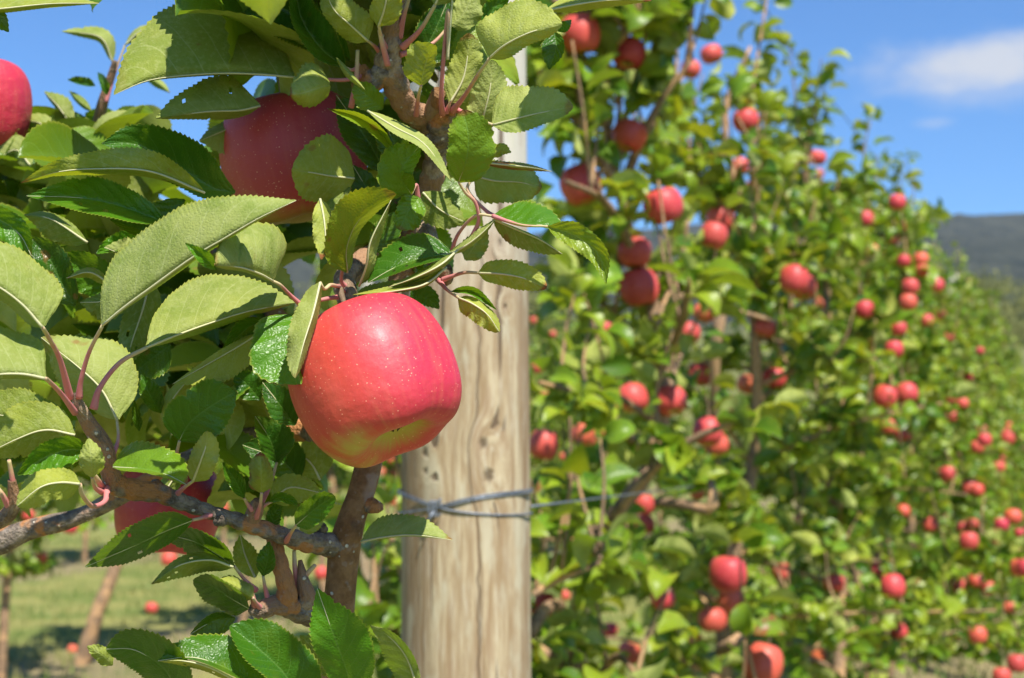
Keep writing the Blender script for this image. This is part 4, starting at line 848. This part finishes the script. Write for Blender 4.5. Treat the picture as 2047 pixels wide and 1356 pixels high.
L([(410, 386, 645), (300, 343, 638), (190, 338, 632), (110, 345, 626), (42, 366, 620)], 'u', 40, 14, 'B', rnd=.25, yel=.75, brn=.75, wave=2.2, za=-4, zb=20)
L([(330, 445, 650), (240, 412, 646), (160, 396, 640), (53, 392, 634)], 'u', 46, 28, 'T', rnd=.7, za=-4, zb=-22)
L([(370, 400, 660), (330, 440, 658), (290, 460, 655), (220, 440, 650)], 'u', 50, 20, 'T', rnd=.2)
# --- the big pale leaf in front
L([(205, 651, 590), (245, 617, 585), (291, 583, 580), (386, 514, 572), (448, 477, 568), (520, 435, 566), (592, 401, 568)], 'u', 100, 8, 'B', rnd=.85, za=14, zb=28, curl=.5, pet=[(158, 795, 610), (162, 760, 606), (178, 705, 600), (205, 651, 590)], pr=.00125)
L([(545, 562, 618), (520, 548, 600), (480, 535, 582), (428, 531, 566)], 'u', 104, 8, 'B', rnd=.8, brn=.62, round_=True, za=24, zb=22, curl=1.2, pet=[(606, 614, 640), (580, 590, 632), (560, 570, 622), (545, 562, 618)], pr=.0010)
L([(432, 540, 566), (405, 512, 560), (370, 486, 560)], 'u', 14, 14, 'T', rnd=.9)
L([(294, 695, 622), (360, 668, 626), (430, 643, 632), (500, 622, 640), (590, 606, 650)], 'u', 98, 14, 'B', rnd=.6, brn=.4, za=26, zb=16, pet=[(187, 818, 612), (200, 775, 612), (240, 725, 616), (294, 695, 622)], pr=.0014)
L([(85, 655, 560), (40, 605, 556), (-20, 565, 552), (-95, 545, 550)], 'u', 92, 22, 'B', rnd=.55, round_=True, za=22, zb=20, pet=[(140, 795, 606), (120, 720, 590), (100, 680, 575), (75, 644, 560)], pr=.0013)
L([(90, 757, 556), (44, 748, 550), (-15, 750, 546), (-90, 765, 545)], 'u', 92, 10, 'B', rnd=.5, brn=.5, round_=True, za=20, zb=20, pet=[(150, 825, 610), (120, 785, 590), (95, 760, 570), (62, 750, 556)], pr=.0012)
L([(234, 840, 640), (205, 782, 640), (160, 737, 640), (82, 675, 645)], 'u', 85, 55, 'B', rnd=.75, za=16, zb=16, pet=[(222, 920, 632), (236, 880, 636), (234, 840, 640)], pr=.0010)
L([(232, 815, 650), (222, 770, 655), (200, 705, 662)], 'l', 30, 48, 'B', rnd=.6, round_=True)
L([(150, 612, 680), (120, 560, 680), (95, 510, 680), (58, 470, 680)], 'u', 36, 40, 'T', rnd=.0)
L([(-60, 420, 610), (0, 440, 608), (40, 470, 606), (63, 512, 604)], 'u', 30, 36, 'T', rnd=.8)
L([(175, 485, 700), (103, 439, 700), (48, 429, 700)], 'u', 14, 36, 'B', rnd=.2)
L([(290, 480, 700), (240, 490, 695), (192, 508, 690)], 'u', 28, 10, 'T', rnd=.9)
L([(300, 505, 690), (255, 510, 688), (208, 495, 686)], 'u', 36, 6, 'B', rnd=.8)
L([(226, 605, 700), (190, 550, 695), (115, 507, 690)], 'u', 40, 44, 'T', rnd=.7)
L([(222, 570, 672), (180, 545, 668), (133, 556, 666)], 'u', 10, 12, 'B', rnd=.4, yel=1.0, brn=.9)
L([(300, 560, 690), (285, 620, 685), (262, 690, 680), (255, 735, 680)], 'l', 36, 40, 'B', rnd=.1)
L([(250, 560, 672), (210, 600, 670), (160, 605, 670)], 'u', 20, 40, 'B', rnd=.2)
L([(530, 640, 655), (490, 660, 660), (441, 712, 665)], 'u', 20, 20, 'T', rnd=.1)
L([(545, 648, 652), (490, 685, 650), (430, 720, 650), (345, 768, 650)], 'u', 12, 50, 'B', rnd=.4, yel=.6, za=8, zb=-18)
L([(340, 690, 690), (300, 720, 690), (240, 770, 690)], 'u', 50, 40, 'T', rnd=.2)
# --- around the big apple
L([(598, 628, 640), (592, 670, 630), (590, 720, 624), (603, 768, 620)], 'l', 86, 12, 'T', rnd=.95, round_=True, za=-3, zb=12, pet=[(692, 592, 690), (650, 598, 668), (618, 608, 650), (598, 628, 640)], wave=2)
L([(640, 565, 620), (626, 625, 610), (606, 690, 602), (590, 756, 598)], 'l', 34, 12, 'B', rnd=.95, brn=.55, round_=True, za=6, zb=16, pet=[(690, 588, 692), (680, 574, 672), (672, 572, 650), (660, 570, 632), (648, 578, 624), (637, 600, 618)], pr=.0011)
L([(708, 357, 700), (660, 352, 690), (620, 345, 684), (583, 340, 680)], 'u', 74, 58, 'B', rnd=.6, yel=.6, round_=True, za=8, zb=8)
L([(640, 398, 675), (648, 440, 668), (650, 480, 664), (642, 520, 662)], 'l', 26, 22, 'B', rnd=1.0, yel=.9, brn=.95, za=-2, zb=10, wave=2)
L([(700, 375, 700), (670, 410, 696), (655, 450, 694)], 'l', 22, 24, 'B', rnd=.1, brn=.8)
L([(695, 545, 675), (692, 500, 664), (710, 450, 658), (745, 415, 655), (792, 388, 655)], 'l', 50, 16, 'T', rnd=.6, yel=.7, brn=.6, round_=True, za=-8, zb=14, pet=[(692, 575, 690), (682, 560, 684), (688, 530, 676), (695, 545, 675)])
L([(718, 572, 662), (733, 530, 652), (742, 480, 648), (782, 400, 650)], 'l', 3, 17, 'B', rnd=.95, yel=.5)
L([(905, 507, 672), (850, 515, 665), (790, 535, 660), (735, 566, 658)], 'u', 52, 14, 'T', rnd=.3, za=12, zb=-10)
L([(915, 500, 664), (880, 530, 655), (830, 555, 652), (775, 575, 652)], 'u', 10, 9, 'B', rnd=.7, brn=.8, wave=2)
L([(892, 535, 668), (850, 568, 655), (790, 582, 650), (705, 590, 648)], 'u', 14, 5, 'B', rnd=.1, yel=.9)
L([(700, 608, 690), (760, 588, 686), (830, 565, 684)], 'u', 25, 12, 'B', rnd=.1)
L([(765, 218, 688), (735, 192, 682), (702, 166, 678)], 'u', 26, 28, 'T', rnd=1.0, yel=.45, brn=.7)
L([(660, 170, 672), (640, 175, 662), (610, 185, 655), (580, 190, 652)], 'u', 50, 30, 'B', rnd=.85, yel=.5, brn=.7, round_=True, curl=1)
L([(672, 115, 670), (700, 150, 664), (730, 180, 664)], 'u', 6, 8, 'B', rnd=.9, yel=.5)
L([(735, 222, 672), (790, 255, 662), (850, 290, 655), (904, 366, 655)], 'u', 15, 12, 'B', rnd=1.0, za=10, zb=-8)
L([(790, 308, 668), (760, 265, 664), (715, 235, 662), (654, 217, 660)], 'u', 10, 14, 'T', rnd=.9, yel=.6)
L([(770, 345, 716), (740, 290, 712), (700, 230, 708), (672, 190, 706)], 'u', 46, 40, 'T', rnd=.0)
L([(800, 340, 710), (790, 290, 706), (760, 235, 706)], 'l', 36, 30, 'T', rnd=.1)
L([(765, 430, 716), (735, 380, 712), (705, 330, 712)], 'u', 30, 30, 'T', rnd=.1)
L([(822, 388, 680), (800, 345, 668), (838, 292, 664)], 'l', 46, 26, 'T', rnd=.9, yel=.35, brn=.4, round_=True, pet=[(835, 395, 690), (832, 370, 686), (822, 388, 680)])
L([(838, 395, 685), (815, 425, 678), (798, 460, 675)], 'l', 26, 34, 'T', rnd=1.0, yel=.3, brn=.6, round_=True, wave=3)
L([(845, 385, 705), (880, 420, 705), (930, 445, 705)], 'u', 34, 40, 'B', rnd=.1)
L([(740, 500, 700), (770, 470, 700), (800, 420, 700)], 'l', 30, 30, 'T', rnd=.2)
# --- upper right of the stem
L([(979, 116, 640), (1010, 90, 632), (1060, 65, 628), (1124, 48, 630)], 'u', 74, 26, 'B', rnd=.9, yel=.55, round_=True, brn=.2, za=10, zb=4, pet=[(905, 222, 690), (930, 190, 670), (955, 150, 650), (979, 116, 640)], pr=.0012)
L([(900, 205, 690), (925, 160, 690), (935, 110, 690), (938, 66, 692)], 'l', 34, 34, 'B', rnd=.9, yel=.35, brn=.65, round_=True, pet=[(892, 225, 694), (900, 205, 690)])
L([(842, 171, 660), (848, 140, 655), (856, 115, 652), (871, 90, 650)], 'l', 44, 18, 'B', rnd=.2, yel=.7, round_=True, brn=.5, pet=[(832, 230, 690), (836, 195, 672), (842, 171, 660)])
L([(958, 262, 690), (970, 220, 684), (980, 175, 682), (985, 120, 684)], 'l', 40, 34, 'B', rnd=.95, round_=True, pet=[(905, 212, 696), (935, 240, 692), (958, 262, 690)])
L([(985, 250, 668), (1030, 238, 664), (1080, 226, 662), (1146, 214, 662)], 'u', 62, 26, 'B', rnd=.95, yel=.1, brn=.6, round_=True, za=12, zb=-6, pet=[(905, 215, 694), (945, 235, 680), (985, 250, 668)])
L([(900, 50, 694), (925, 30, 694), (950, -20, 694)], 'l', 28, 34, 'B', rnd=.8, pet=[(800, 110, 682), (860, 90, 690), (900, 50, 694)])
L([(965, 55, 700), (985, 20, 700), (1010, -30, 700)], 'l', 20, 30, 'T', rnd=.6)
L([(830, 130, 706), (865, 70, 706), (900, -10, 706)], 'l', 40, 50, 'T', rnd=.1)
L([(1108, 62, 668), (1112, 95, 662), (1098, 140, 660)], 'l', 30, 16, 'T', rnd=.2)
L([(1110, 60, 655), (1130, 50, 652), (1142, 40, 652)], 'u', 10, 12, 'T', rnd=.9)
L([(1090, 22, 645), (1160, 8, 642), (1230, 0, 640), (1303, 2, 640)], 'u', 25, 15, 'B', rnd=.7, yel=.75, brn=.8)
L([(917, 364, 652), (932, 320, 642), (936, 270, 638), (925, 220, 640)], 'l', 42, 52, 'T', rnd=.9, yel=.45, brn=.8, round_=True, za=-8, zb=-4, pet=[(946, 470, 668), (957, 440, 664), (950, 405, 660), (930, 385, 656), (917, 364, 652)], pr=.0010)
L([(948, 352, 690), (990, 362, 686), (1040, 365, 684), (1083, 376, 684)], 'u', 40, 48, 'B', rnd=.75, brn=.6, wave=3, round_=True, pet=[(1000, 440, 672), (970, 420, 680), (935, 380, 688), (948, 352, 690)])
L([(965, 325, 668), (1010, 330, 664), (1060, 335, 662), (1103, 343, 662)], 'u', 7, 9, 'B', rnd=.9, yel=.5, brn=.95, wave=2)
L([(985, 315, 680), (1000, 300, 678), (1022, 305, 678)], 'u', 14, 12, 'B', rnd=.6, yel=.9)
L([(985, 432, 660), (1040, 446, 654), (1090, 452, 650), (1128, 470, 650)], 'u', 44, 5, 'T', rnd=.75, brn=.5, za=14, zb=-6, pet=[(900, 515, 684), (915, 470, 676), (950, 432, 664), (985, 432, 660)], pr=.0010)
L([(985, 438, 664), (1030, 458, 660), (1080, 480, 658), (1124, 508, 658)], 'u', 4, 34, 'B', rnd=.3, brn=.5)
L([(1095, 453, 646), (1150, 472, 640), (1195, 508, 636), (1212, 568, 636)], 'u', 26, 26, 'T', rnd=.7, yel=.55, brn=.2, za=-6, zb=-3, pet=[(985, 432, 660), (1040, 450, 650), (1095, 453, 646)], pr=.0008)
L([(957, 546, 672), (1000, 548, 664), (1045, 556, 660), (1093, 576, 660)], 'u', 32, 24, 'B', rnd=.2, yel=.75, brn=.8, round_=True, za=4, zb=4, pet=[(885, 560, 684), (905, 552, 680), (930, 545, 676), (957, 546, 672)])
L([(917, 596, 668), (945, 608, 662), (975, 630, 660), (998, 664, 660)], 'u', 14, 30, 'B', rnd=.3, yel=.9, brn=.5, round_=True, pet=[(878, 560, 686), (892, 578, 678), (917, 596, 668)])
L([(902, 583, 675), (945, 583, 670), (993, 620, 668)], 'u', 10, 8, 'T', rnd=.9)
L([(818, 602, 705), (850, 595, 705), (878, 618, 705)], 'u', 26, 16, 'T', rnd=.3)
L([(930, 520, 690), (950, 490, 688), (975, 455, 688)], 'l', 24, 26, 'B', rnd=.7, brn=.8, wave=3)
L([(895, 510, 668), (930, 492, 662), (965, 465, 660), (992, 436, 660)], 'u', 12, 8, 'B', rnd=.9, yel=.2)
L([(735, 82, 672), (700, 50, 664), (668, 20, 660), (650, -20, 660)], 'l', 28, 42, 'B', rnd=.3, yel=.6, round_=True, pet=[(760, 105, 684), (748, 92, 678), (735, 82, 672)])
L([(757, 52, 664), (768, 20, 656), (775, -15, 652), (785, -60, 650)], 'l', 28, 34, 'B', rnd=.9, yel=1.0, brn=1.0, round_=True, pet=[(778, 105, 682), (765, 80, 672), (757, 52, 664)])
# bare petioles and leaves leaving the frame at the top
L([(870, 10, 660), (890, -40, 655), (900, -110, 655)], 'l', 40, 40, 'B', rnd=.5, pet=[(805, 95, 678), (840, 60, 668), (870, 10, 660)], pr=.0014)
L([(820, -10, 670), (830, -60, 668), (850, -130, 668)], 'l', 35, 35, 'T', rnd=.5, pet=[(798, 75, 680), (808, 30, 674), (820, -10, 670)], pr=.0014)
L([(895, 120, 668), (905, -10, 660), (915, -70, 660)], 'l', 3, 3, 'B', rnd=.6, pet=[(885, 228, 694), (882, 190, 680), (888, 100, 670), (896, 20, 662), (895, -20, 660)], pr=.0012)
# --- lower left
L([(359, 881, 645), (376, 850, 640), (410, 820, 636), (470, 783, 634)], 'u', 60, 56, 'T', rnd=.55, round_=True, za=-2, zb=-2, pet=[(340, 960, 650), (350, 920, 650), (359, 881, 645)])
L([(345, 870, 662), (340, 810, 660), (385, 748, 660)], 'l', 18, 30, 'B', rnd=.6, yel=.4)
L([(226, 934, 615), (285, 938, 606), (335, 950, 600), (374, 970, 598)], 'u', 52, 8, 'T', rnd=.95, brn=.8, yel=.35, round_=True, za=14, zb=-8)
L([(386, 962, 640), (400, 925, 632), (412, 890, 630), (415, 862, 630)], 'l', 24, 32, 'B', rnd=.95, yel=.5, brn=.3, round_=True, pet=[(352, 990, 648), (368, 975, 644), (386, 962, 640)])
L([(184, 955, 600), (183, 925, 592), (178, 876, 590)], 'l', 26, 26, 'B', rnd=1.0, yel=.3, pet=[(205, 985, 628), (190, 975, 612), (184, 955, 600)])
L([(160, 968, 585), (120, 965, 578), (80, 975, 574), (34, 1012, 572)], 'u', 30, 36, 'B', rnd=.6, yel=.6, round_=True, pet=[(214, 975, 630), (210, 1002, 618), (185, 1012, 605), (165, 990, 590), (160, 968, 585)], pr=.0013)
L([(178, 900, 640), (130, 900, 636), (80, 920, 634), (34, 950, 632)], 'u', 30, 34, 'T', rnd=.8)
L([(150, 870, 650), (90, 860, 648), (30, 880, 646), (-50, 920, 646)], 'u', 60, 40, 'B', rnd=.3, yel=.3)
L([(150, 860, 660), (80, 850, 658), (0, 830, 658), (-60, 830, 658)], 'u', 60, 30, 'B', rnd=.2)
L([(385, 1040, 642), (330, 1062, 636), (260, 1095, 630), (170, 1134, 626)], 'u', 42, 30, 'T', rnd=.25, za=-24, zb=16, pet=[(420, 1030, 656), (402, 1036, 648), (385, 1040, 642)])
L([(468, 1132, 668), (430, 1105, 662), (380, 1080, 660), (325, 1070, 660)], 'u', 28, 32, 'T', rnd=.1, za=-18, zb=14, pet=[(512, 1180, 680), (490, 1160, 674), (468, 1132, 668)])
L([(466, 1134, 662), (420, 1120, 656), (360, 1130, 652), (302, 1168, 650)], 'u', 16, 28, 'B', rnd=.2, yel=.3)
L([(497, 1216, 672), (460, 1195, 668), (420, 1170, 666), (386, 1160, 666)], 'u', 22, 34, 'T', rnd=.25, round_=True, za=-14, zb=12)
L([(505, 1195, 665), (480, 1180, 658), (440, 1158, 656)], 'u', 22, 18, 'B', rnd=.7, yel=.6, round_=True, curl=1, pet=[(520, 1215, 676), (512, 1205, 670), (505, 1195, 665)])
L([(526, 1152, 676), (535, 1120, 672), (538, 1082, 672)], 'l', 22, 16, 'T', rnd=.3, pet=[(536, 1200, 680), (530, 1175, 678), (526, 1152, 676)])
L([(510, 1155, 690), (490, 1110, 690), (480, 1070, 690)], 'l', 26, 26, 'B', rnd=.3, yel=.4)
L([(722, 1083, 690), (770, 1074, 682), (830, 1070, 676), (905, 1080, 672)], 'u', 42, 3, 'B', rnd=.8, za=10, zb=18)
# bottom leaves
L([(370, 1410, 640), (330, 1340, 632), (270, 1300, 628), (212, 1298, 626)], 'u', 48, 40, 'T', rnd=.3, round_=True, za=-14, zb=8)
L([(225, 1330, 640), (205, 1310, 636), (174, 1292, 634)], 'u', 18, 18, 'B', rnd=.3, yel=.5)
L([(560, 1400, 640), (470, 1345, 628), (390, 1315, 622), (316, 1321, 618)], 'u', 66, 8, 'T', rnd=.5, za=8, zb=-10)
L([(480, 1365, 625), (420, 1335, 618), (370, 1322, 615), (316, 1322, 614)], 'u', 3, 12, 'B', rnd=.9, yel=.8)
L([(610, 1420, 650), (570, 1350, 640), (520, 1300, 634), (459, 1252, 632)], 'u', 66, 34, 'T', rnd=.45, round_=True, za=4, zb=-16)
L([(706, 1395, 650), (692, 1340, 640), (665, 1265, 630), (634, 1176, 626)], 'l', 48, 66, 'T', rnd=1.0, brn=.45, za=-2, zb=-6)
L([(840, 1400, 690), (815, 1320, 684), (780, 1275, 680), (740, 1250, 680)], 'u', 16, 42, 'B', rnd=.5, za=-4, zb=8)
L([(470, 1235, 680), (430, 1240, 676), (380, 1268, 674)], 'u', 14, 34, 'T', rnd=.05)
L([(690, 1356, 690), (640, 1310, 690), (600, 1270, 690)], 'u', 40, 30, 'B', rnd=.05)
# inner lower centre
L([(553, 925, 690), (540, 880, 684), (510, 832, 680)], 'l', 26, 46, 'T', rnd=.1, pet=[(520, 1010, 668), (540, 970, 680), (553, 925, 690)])
L([(600, 960, 700), (560, 920, 698), (485, 890, 696)], 'u', 50, 36, 'T', rnd=.05)
L([(590, 850, 705), (560, 810, 700), (525, 765, 700)], 'l', 30, 36, 'T', rnd=.1)
L([(520, 800, 708), (495, 770, 706), (465, 745, 706)], 'u', 28, 26, 'T', rnd=.3)
L([(322, 826, 668), (300, 790, 662), (282, 748, 660)], 'l', 18, 26, 'T', rnd=.2)
L([(278, 862, 662), (272, 830, 660), (268, 800, 660)], 'l', 9, 11, 'T', rnd=.1)
L([(640, 960, 700), (620, 925, 700), (575, 890, 700)], 'u', 40, 30, 'B', rnd=.3, yel=.3)
L([(488, 996, 656), (470, 960, 650), (445, 924, 648)], 'u', 16, 16, 'T', rnd=.4, pet=[(505, 1020, 662), (495, 1008, 660), (488, 996, 656)])
L([(523, 985, 650), (522, 950, 642), (520, 905, 638)], 'l', 26, 24, 'B', rnd=.7, yel=.7, brn=.95, round_=True, curl=1, pet=[(512, 1035, 664), (520, 1010, 656), (523, 985, 650)])
L([(545, 1002, 672), (580, 975, 668), (640, 985, 666)], 'u', 26, 34, 'B', rnd=.3, yel=.4, round_=True, pet=[(515, 1020, 664), (530, 1010, 668), (545, 1002, 672)])
L([(538, 1003, 660), (565, 995, 655), (600, 1012, 652)], 'u', 12, 9, 'T', rnd=.7)
L([(592, 1050, 650), (615, 1030, 642), (640, 1010, 638), (670, 992, 636)], 'u', 26, 28, 'T', rnd=.5, round_=True, brn=.5, pet=[(572, 1082, 674), (582, 1065, 660), (592, 1050, 650)])
L([(600, 1060, 668), (620, 1050, 666), (648, 1035, 666)], 'u', 20, 18, 'B', rnd=.8)
L([(540, 1060, 680), (550, 1025, 678), (565, 1005, 678)], 'l', 16, 16, 'T', rnd=.1)
L([(320, 1000, 662), (345, 960, 665), (375, 920, 668)], 'l', 20, 20, 'B', rnd=.1)
for pts in ([(600, 1175, 688), (612, 1150, 684), (630, 1130, 682)], [(598, 1180, 688), (590, 1140, 684), (588, 1100, 684)], [(510, 1215, 676), (505, 1195, 672), (500, 1175, 670)], [(30, 1000, 694), (25, 960, 690), (18, 920, 686)], [(20, 1020, 696), (5, 990, 690), (-10, 970, 688)], [(205, 975, 630), (195, 960, 622), (188, 948, 618)], [(702, 215, 690), (712, 160, 684), (715, 100, 682)], [(775, 130, 680), (765, 90, 672), (758, 60, 668)]):
    V_, Q_, T_, U_ = tube_data(P_(pts), [.0016, .0013, .0009], sides=8, n=16); U_[:, 1] /= U_[:, 1].max(); mesh_np('petiole', V_, Q_, M_PET, uv=U_, parent=TREE, tris=T_)
branch([(830, -300, 700), (700, -420, 620), (500, -560, 560), (300, -700, 520)], [.004, .004, .003, .002])
# leaves on the part of the stem above the frame, added to shade the ones below
for pts, wa, wb in (([(760, -120, 640), (660, -190, 612), (560, -215, 600), (470, -190, 596)], 80, 60), ([(800, -260, 640), (720, -330, 612), (600, -350, 600), (520, -330, 590)], 70, 70), ([(700, -60, 650), (640, -110, 640), (580, -120, 634)], 40, 40), ([(560, -200, 660), (480, -240, 650), (400, -260, 645)], 50, 50), ([(820, -180, 660), (900, -240, 640), (980, -260, 630)], 50, 50)):
    L(pts, 'u', wa, wb, 'T', rnd=.5, round_=True)
# --- leaves deeper in the crown, past counting, and added shade leaves above the frame
def inpoly(x, y, poly):
    c = False; n = len(poly)
    for i in range(n):
        (x1, y1), (x2, y2) = poly[i], poly[(i+1) % n]
        if (y1 > y) != (y2 > y) and x < (x2-x1)*(y-y1)/(y2-y1)+x1: c = not c
    return c
rs = np.random.RandomState(77); pos, dr, up, ln = [], [], [], []
REG = [([(-100, 310), (60, 300), (200, 300), (300, 330), (420, 480), (560, 640), (640, 760), (600, 900), (430, 900), (300, 900), (120, 960), (-100, 1000)], 400, 800, 1350),
       ([(640, 60), (720, -40), (960, -60), (960, 60), (890, 200), (930, 330), (930, 430), (860, 520), (760, 560), (700, 500), (640, 130)], 60, 735, 860),
       ([(460, 740), (600, 780), (640, 900), (640, 980), (520, 1000), (440, 940)], 26, 740, 840),
       ([(600, 0), (560, 100), (420, -20), (420, -120), (700, -120)], 16, 720, 800),
       ([(-80, 240), (60, 250), (320, 250), (330, 330), (-80, 330)], 30, 900, 1100),
       ([(430, 260), (640, 180), (720, 300), (660, 500), (560, 520), (470, 400)], 26, 830, 1000),
       ([(640, -60), (1000, -60), (1000, -260), (640, -260)], 40, 680, 820),
       ([(300, -60), (640, -60), (640, -200), (300, -200)], 14, 680, 780)]
for poly, n, d0, d1 in REG:
    xs = [p[0] for p in poly]; ys = [p[1] for p in poly]; k = 0
    while k < n:
        x, y = rs.uniform(min(xs), max(xs)), rs.uniform(min(ys), max(ys))
        if not inpoly(x, y, poly): continue
        k += 1; d = rs.uniform(d0, d1)/1000; pos.append(np.array(at(x, y, d)))
        a = rs.rand()*6.28; v = np.array([math.cos(a), .55*math.sin(a), rs.uniform(-.5, .8)]); dr.append(v); up.append(np.array([0, -.35, 1.])+rs.randn(3)*.55); ln.append(rs.uniform(.045, .075))
SHADE_LEAVES = [(420, 90, 672, 50), (500, 60, 680, 60), (570, 110, 688, 60), (655, 250, 720, 60), (600, 175, 718, 50), (300, 350, 640, 45), (340, 320, 655, 45), (400, 340, 662, 50),
      (200, 325, 630, 30), (290, 1310, 628, 50), (640, 1195, 626, 36),
      (300, 960, 830, 90), (370, 1010, 830, 90), (320, 1060, 830, 90), (1090, 240, 662, 34), (720, 250, 705, 50), (770, 180, 690, 36)]
for x, y, d, l in SHADE_LEAVES:  # unseen leaves added towards the sun, each to shade its listed spot
    P0 = np.array(at(x, y, d/1000)); t_ = .24 if y < 500 else .34
    dirv = np.array([rs.uniform(-1, 1), rs.uniform(-.2, .6), rs.uniform(-.3, .3)]); dirv /= np.linalg.norm(dirv); s_ = np.array(SUN)
    dirv = dirv-(dirv @ s_)*s_*.8; pos.append(P0+s_*(t_+rs.uniform(-.03, .03))-dirv*(l/1000*.5-.03)); dr.append(dirv); up.append(s_+rs.randn(3)*.15); ln.append(l/1000*1.1)
V, Q, U, T = leaves_batch(np.array(pos)-np.array(dr)*.03, dr, up, ln, T_MED, rs, yel=.2)
o = mesh_np('foliage', V, Q, M_LEAF_FAR, uv=U, tint=T, parent=TREE); o['kind'] = 'stuff'
# the hundred largest leaves stay single; the smallest hidden ones join the mass
sz = []
for lf in [c for c in TREE.children if c.name.split('.')[0] == 'leaf']:
    n_ = len(lf.data.vertices); co = np.empty(n_*3, dtype=np.float32); lf.data.vertices.foreach_get('co', co); co = co.reshape(-1, 3)+np.array(TREE.location)
    x_, y_, _ = proj(co); x_, y_ = np.clip(x_, 0, 2047), np.clip(y_, 0, 1356); sz.append(((x_.max()-x_.min())*(y_.max()-y_.min()), lf))
sz.sort(key=lambda t: -t[0]); bpy.context.view_layer.update()
extra = [l for _, l in sz[100:]]; sel = []
for l in extra: sel += [c for c in l.children]+[l]
o.data.uv_layers[0].name = 'UVMap'
for l in sel: l.parent = None; l.location = TREE.location
with bpy.context.temp_override(active_object=o, selected_editable_objects=[o]+sel, selected_objects=[o]+sel, object=o):
    o.parent = None; o.location = TREE.location; bpy.context.view_layer.update(); bpy.ops.object.join()
o.parent = TREE; o.location = (0, 0, 0); o.matrix_parent_inverse = Matrix()
# --- apples on the near tree
axis = RT*(-.42)+UPV*.86+FWD*.31
add_apple(744, 752, 165, .650, axis, RT*1.0-FWD*.15+UPV*.1, 'large pink-red apple in sharp focus hanging in front of the wooden post', hi=True, hue=0, grn=.46, drk=0)
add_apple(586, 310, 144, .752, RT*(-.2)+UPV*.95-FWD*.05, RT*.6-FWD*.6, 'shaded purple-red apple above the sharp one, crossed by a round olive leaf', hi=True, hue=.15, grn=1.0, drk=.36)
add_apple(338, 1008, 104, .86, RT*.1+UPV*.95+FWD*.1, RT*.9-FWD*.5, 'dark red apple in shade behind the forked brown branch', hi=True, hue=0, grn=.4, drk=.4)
add_apple(-46, 205, 105, .92, RT*.05+UPV*.95, RT*.9-FWD*.5, 'bright red apple cut off by the left edge near the top', hi=True, hue=0, grn=.35)
add_apple(100, 470, 30, 1.6, (0, .1, 1), (0, -1, 0), 'small red apple deep behind the leaves at far left', hue=0.1)
add_apple(292, 487, 24, 1.9, (0, .1, 1), (0, -1, 0), 'small red apple deep behind the large pale leaf', hue=0.1)

# fruit hangs at the outside of the crown: bring buried apples out to the leaf surface
bpy.context.view_layer.update(); dg = bpy.context.evaluated_depsgraph_get()
for o, px, py, r_px, d in APPLES:
    if d < 1.2: continue
    hits = []
    for k in range(17):
        rr = r_px*(0 if k == 0 else (.45 if k < 7 else .8)); a = k*1.07
        dv = (at(px+rr*math.cos(a), py+rr*math.sin(a), 1)-CAM); ln_ = dv.length; dv = dv/ln_; org = CAM+dv*1.9*ln_; dep = d
        for _ in range(4):
            ok, loc, _n, _i, ob, _m = scn.ray_cast(dg, org, dv, distance=d*1.2)
            if not ok: break
            if ob.name.startswith(('apple', 'stem', 'calyx', 'haze')) and ob.name.split('.')[0] != 'apple_tree': org = loc+dv*.002; continue
            dep = (loc-CAM).dot(FWD); break
        hits.append(min(dep, d))
    r = r_px*d/F; q = sorted(hits)[5]; dn = max(min(d, q-r*.2), d*.76)
    if dn < d:
        s = dn/d; M = o.matrix_world.copy(); loc = at(px, py, dn)
        o.matrix_world = Matrix.Translation(loc) @ M.to_3x3().to_4x4() @ Matrix.Diagonal((s, s, s, 1))
# ------------------------------------------------------------------ air
def haze():
    x0, x1, y0, y1, z0, z1 = -1600, 2000, -700, 1600, -3.5, 260
    V = [(x, y, z) for z in (z0, z1) for y in (y0, y1) for x in (x0, x1)]
    Q = [(0, 2, 3, 1), (4, 5, 7, 6), (0, 1, 5, 4), (2, 6, 7, 3), (0, 4, 6, 2), (1, 3, 7, 5)]
    m, nt = new_mat('haze'); v = nt.n('ShaderNodeVolumePrincipled', {'Color': (0.80, 0.88, 1.0, 1), 'Density': 0.00015, 'Anisotropy': 0.2})
    o = nt.n('ShaderNodeOutputMaterial'); nt.t.links.new(v.outputs[0], o.inputs['Volume'])
    tag(mesh_np('haze', V, Q, m, smooth=False), None, kind='stuff')
haze()
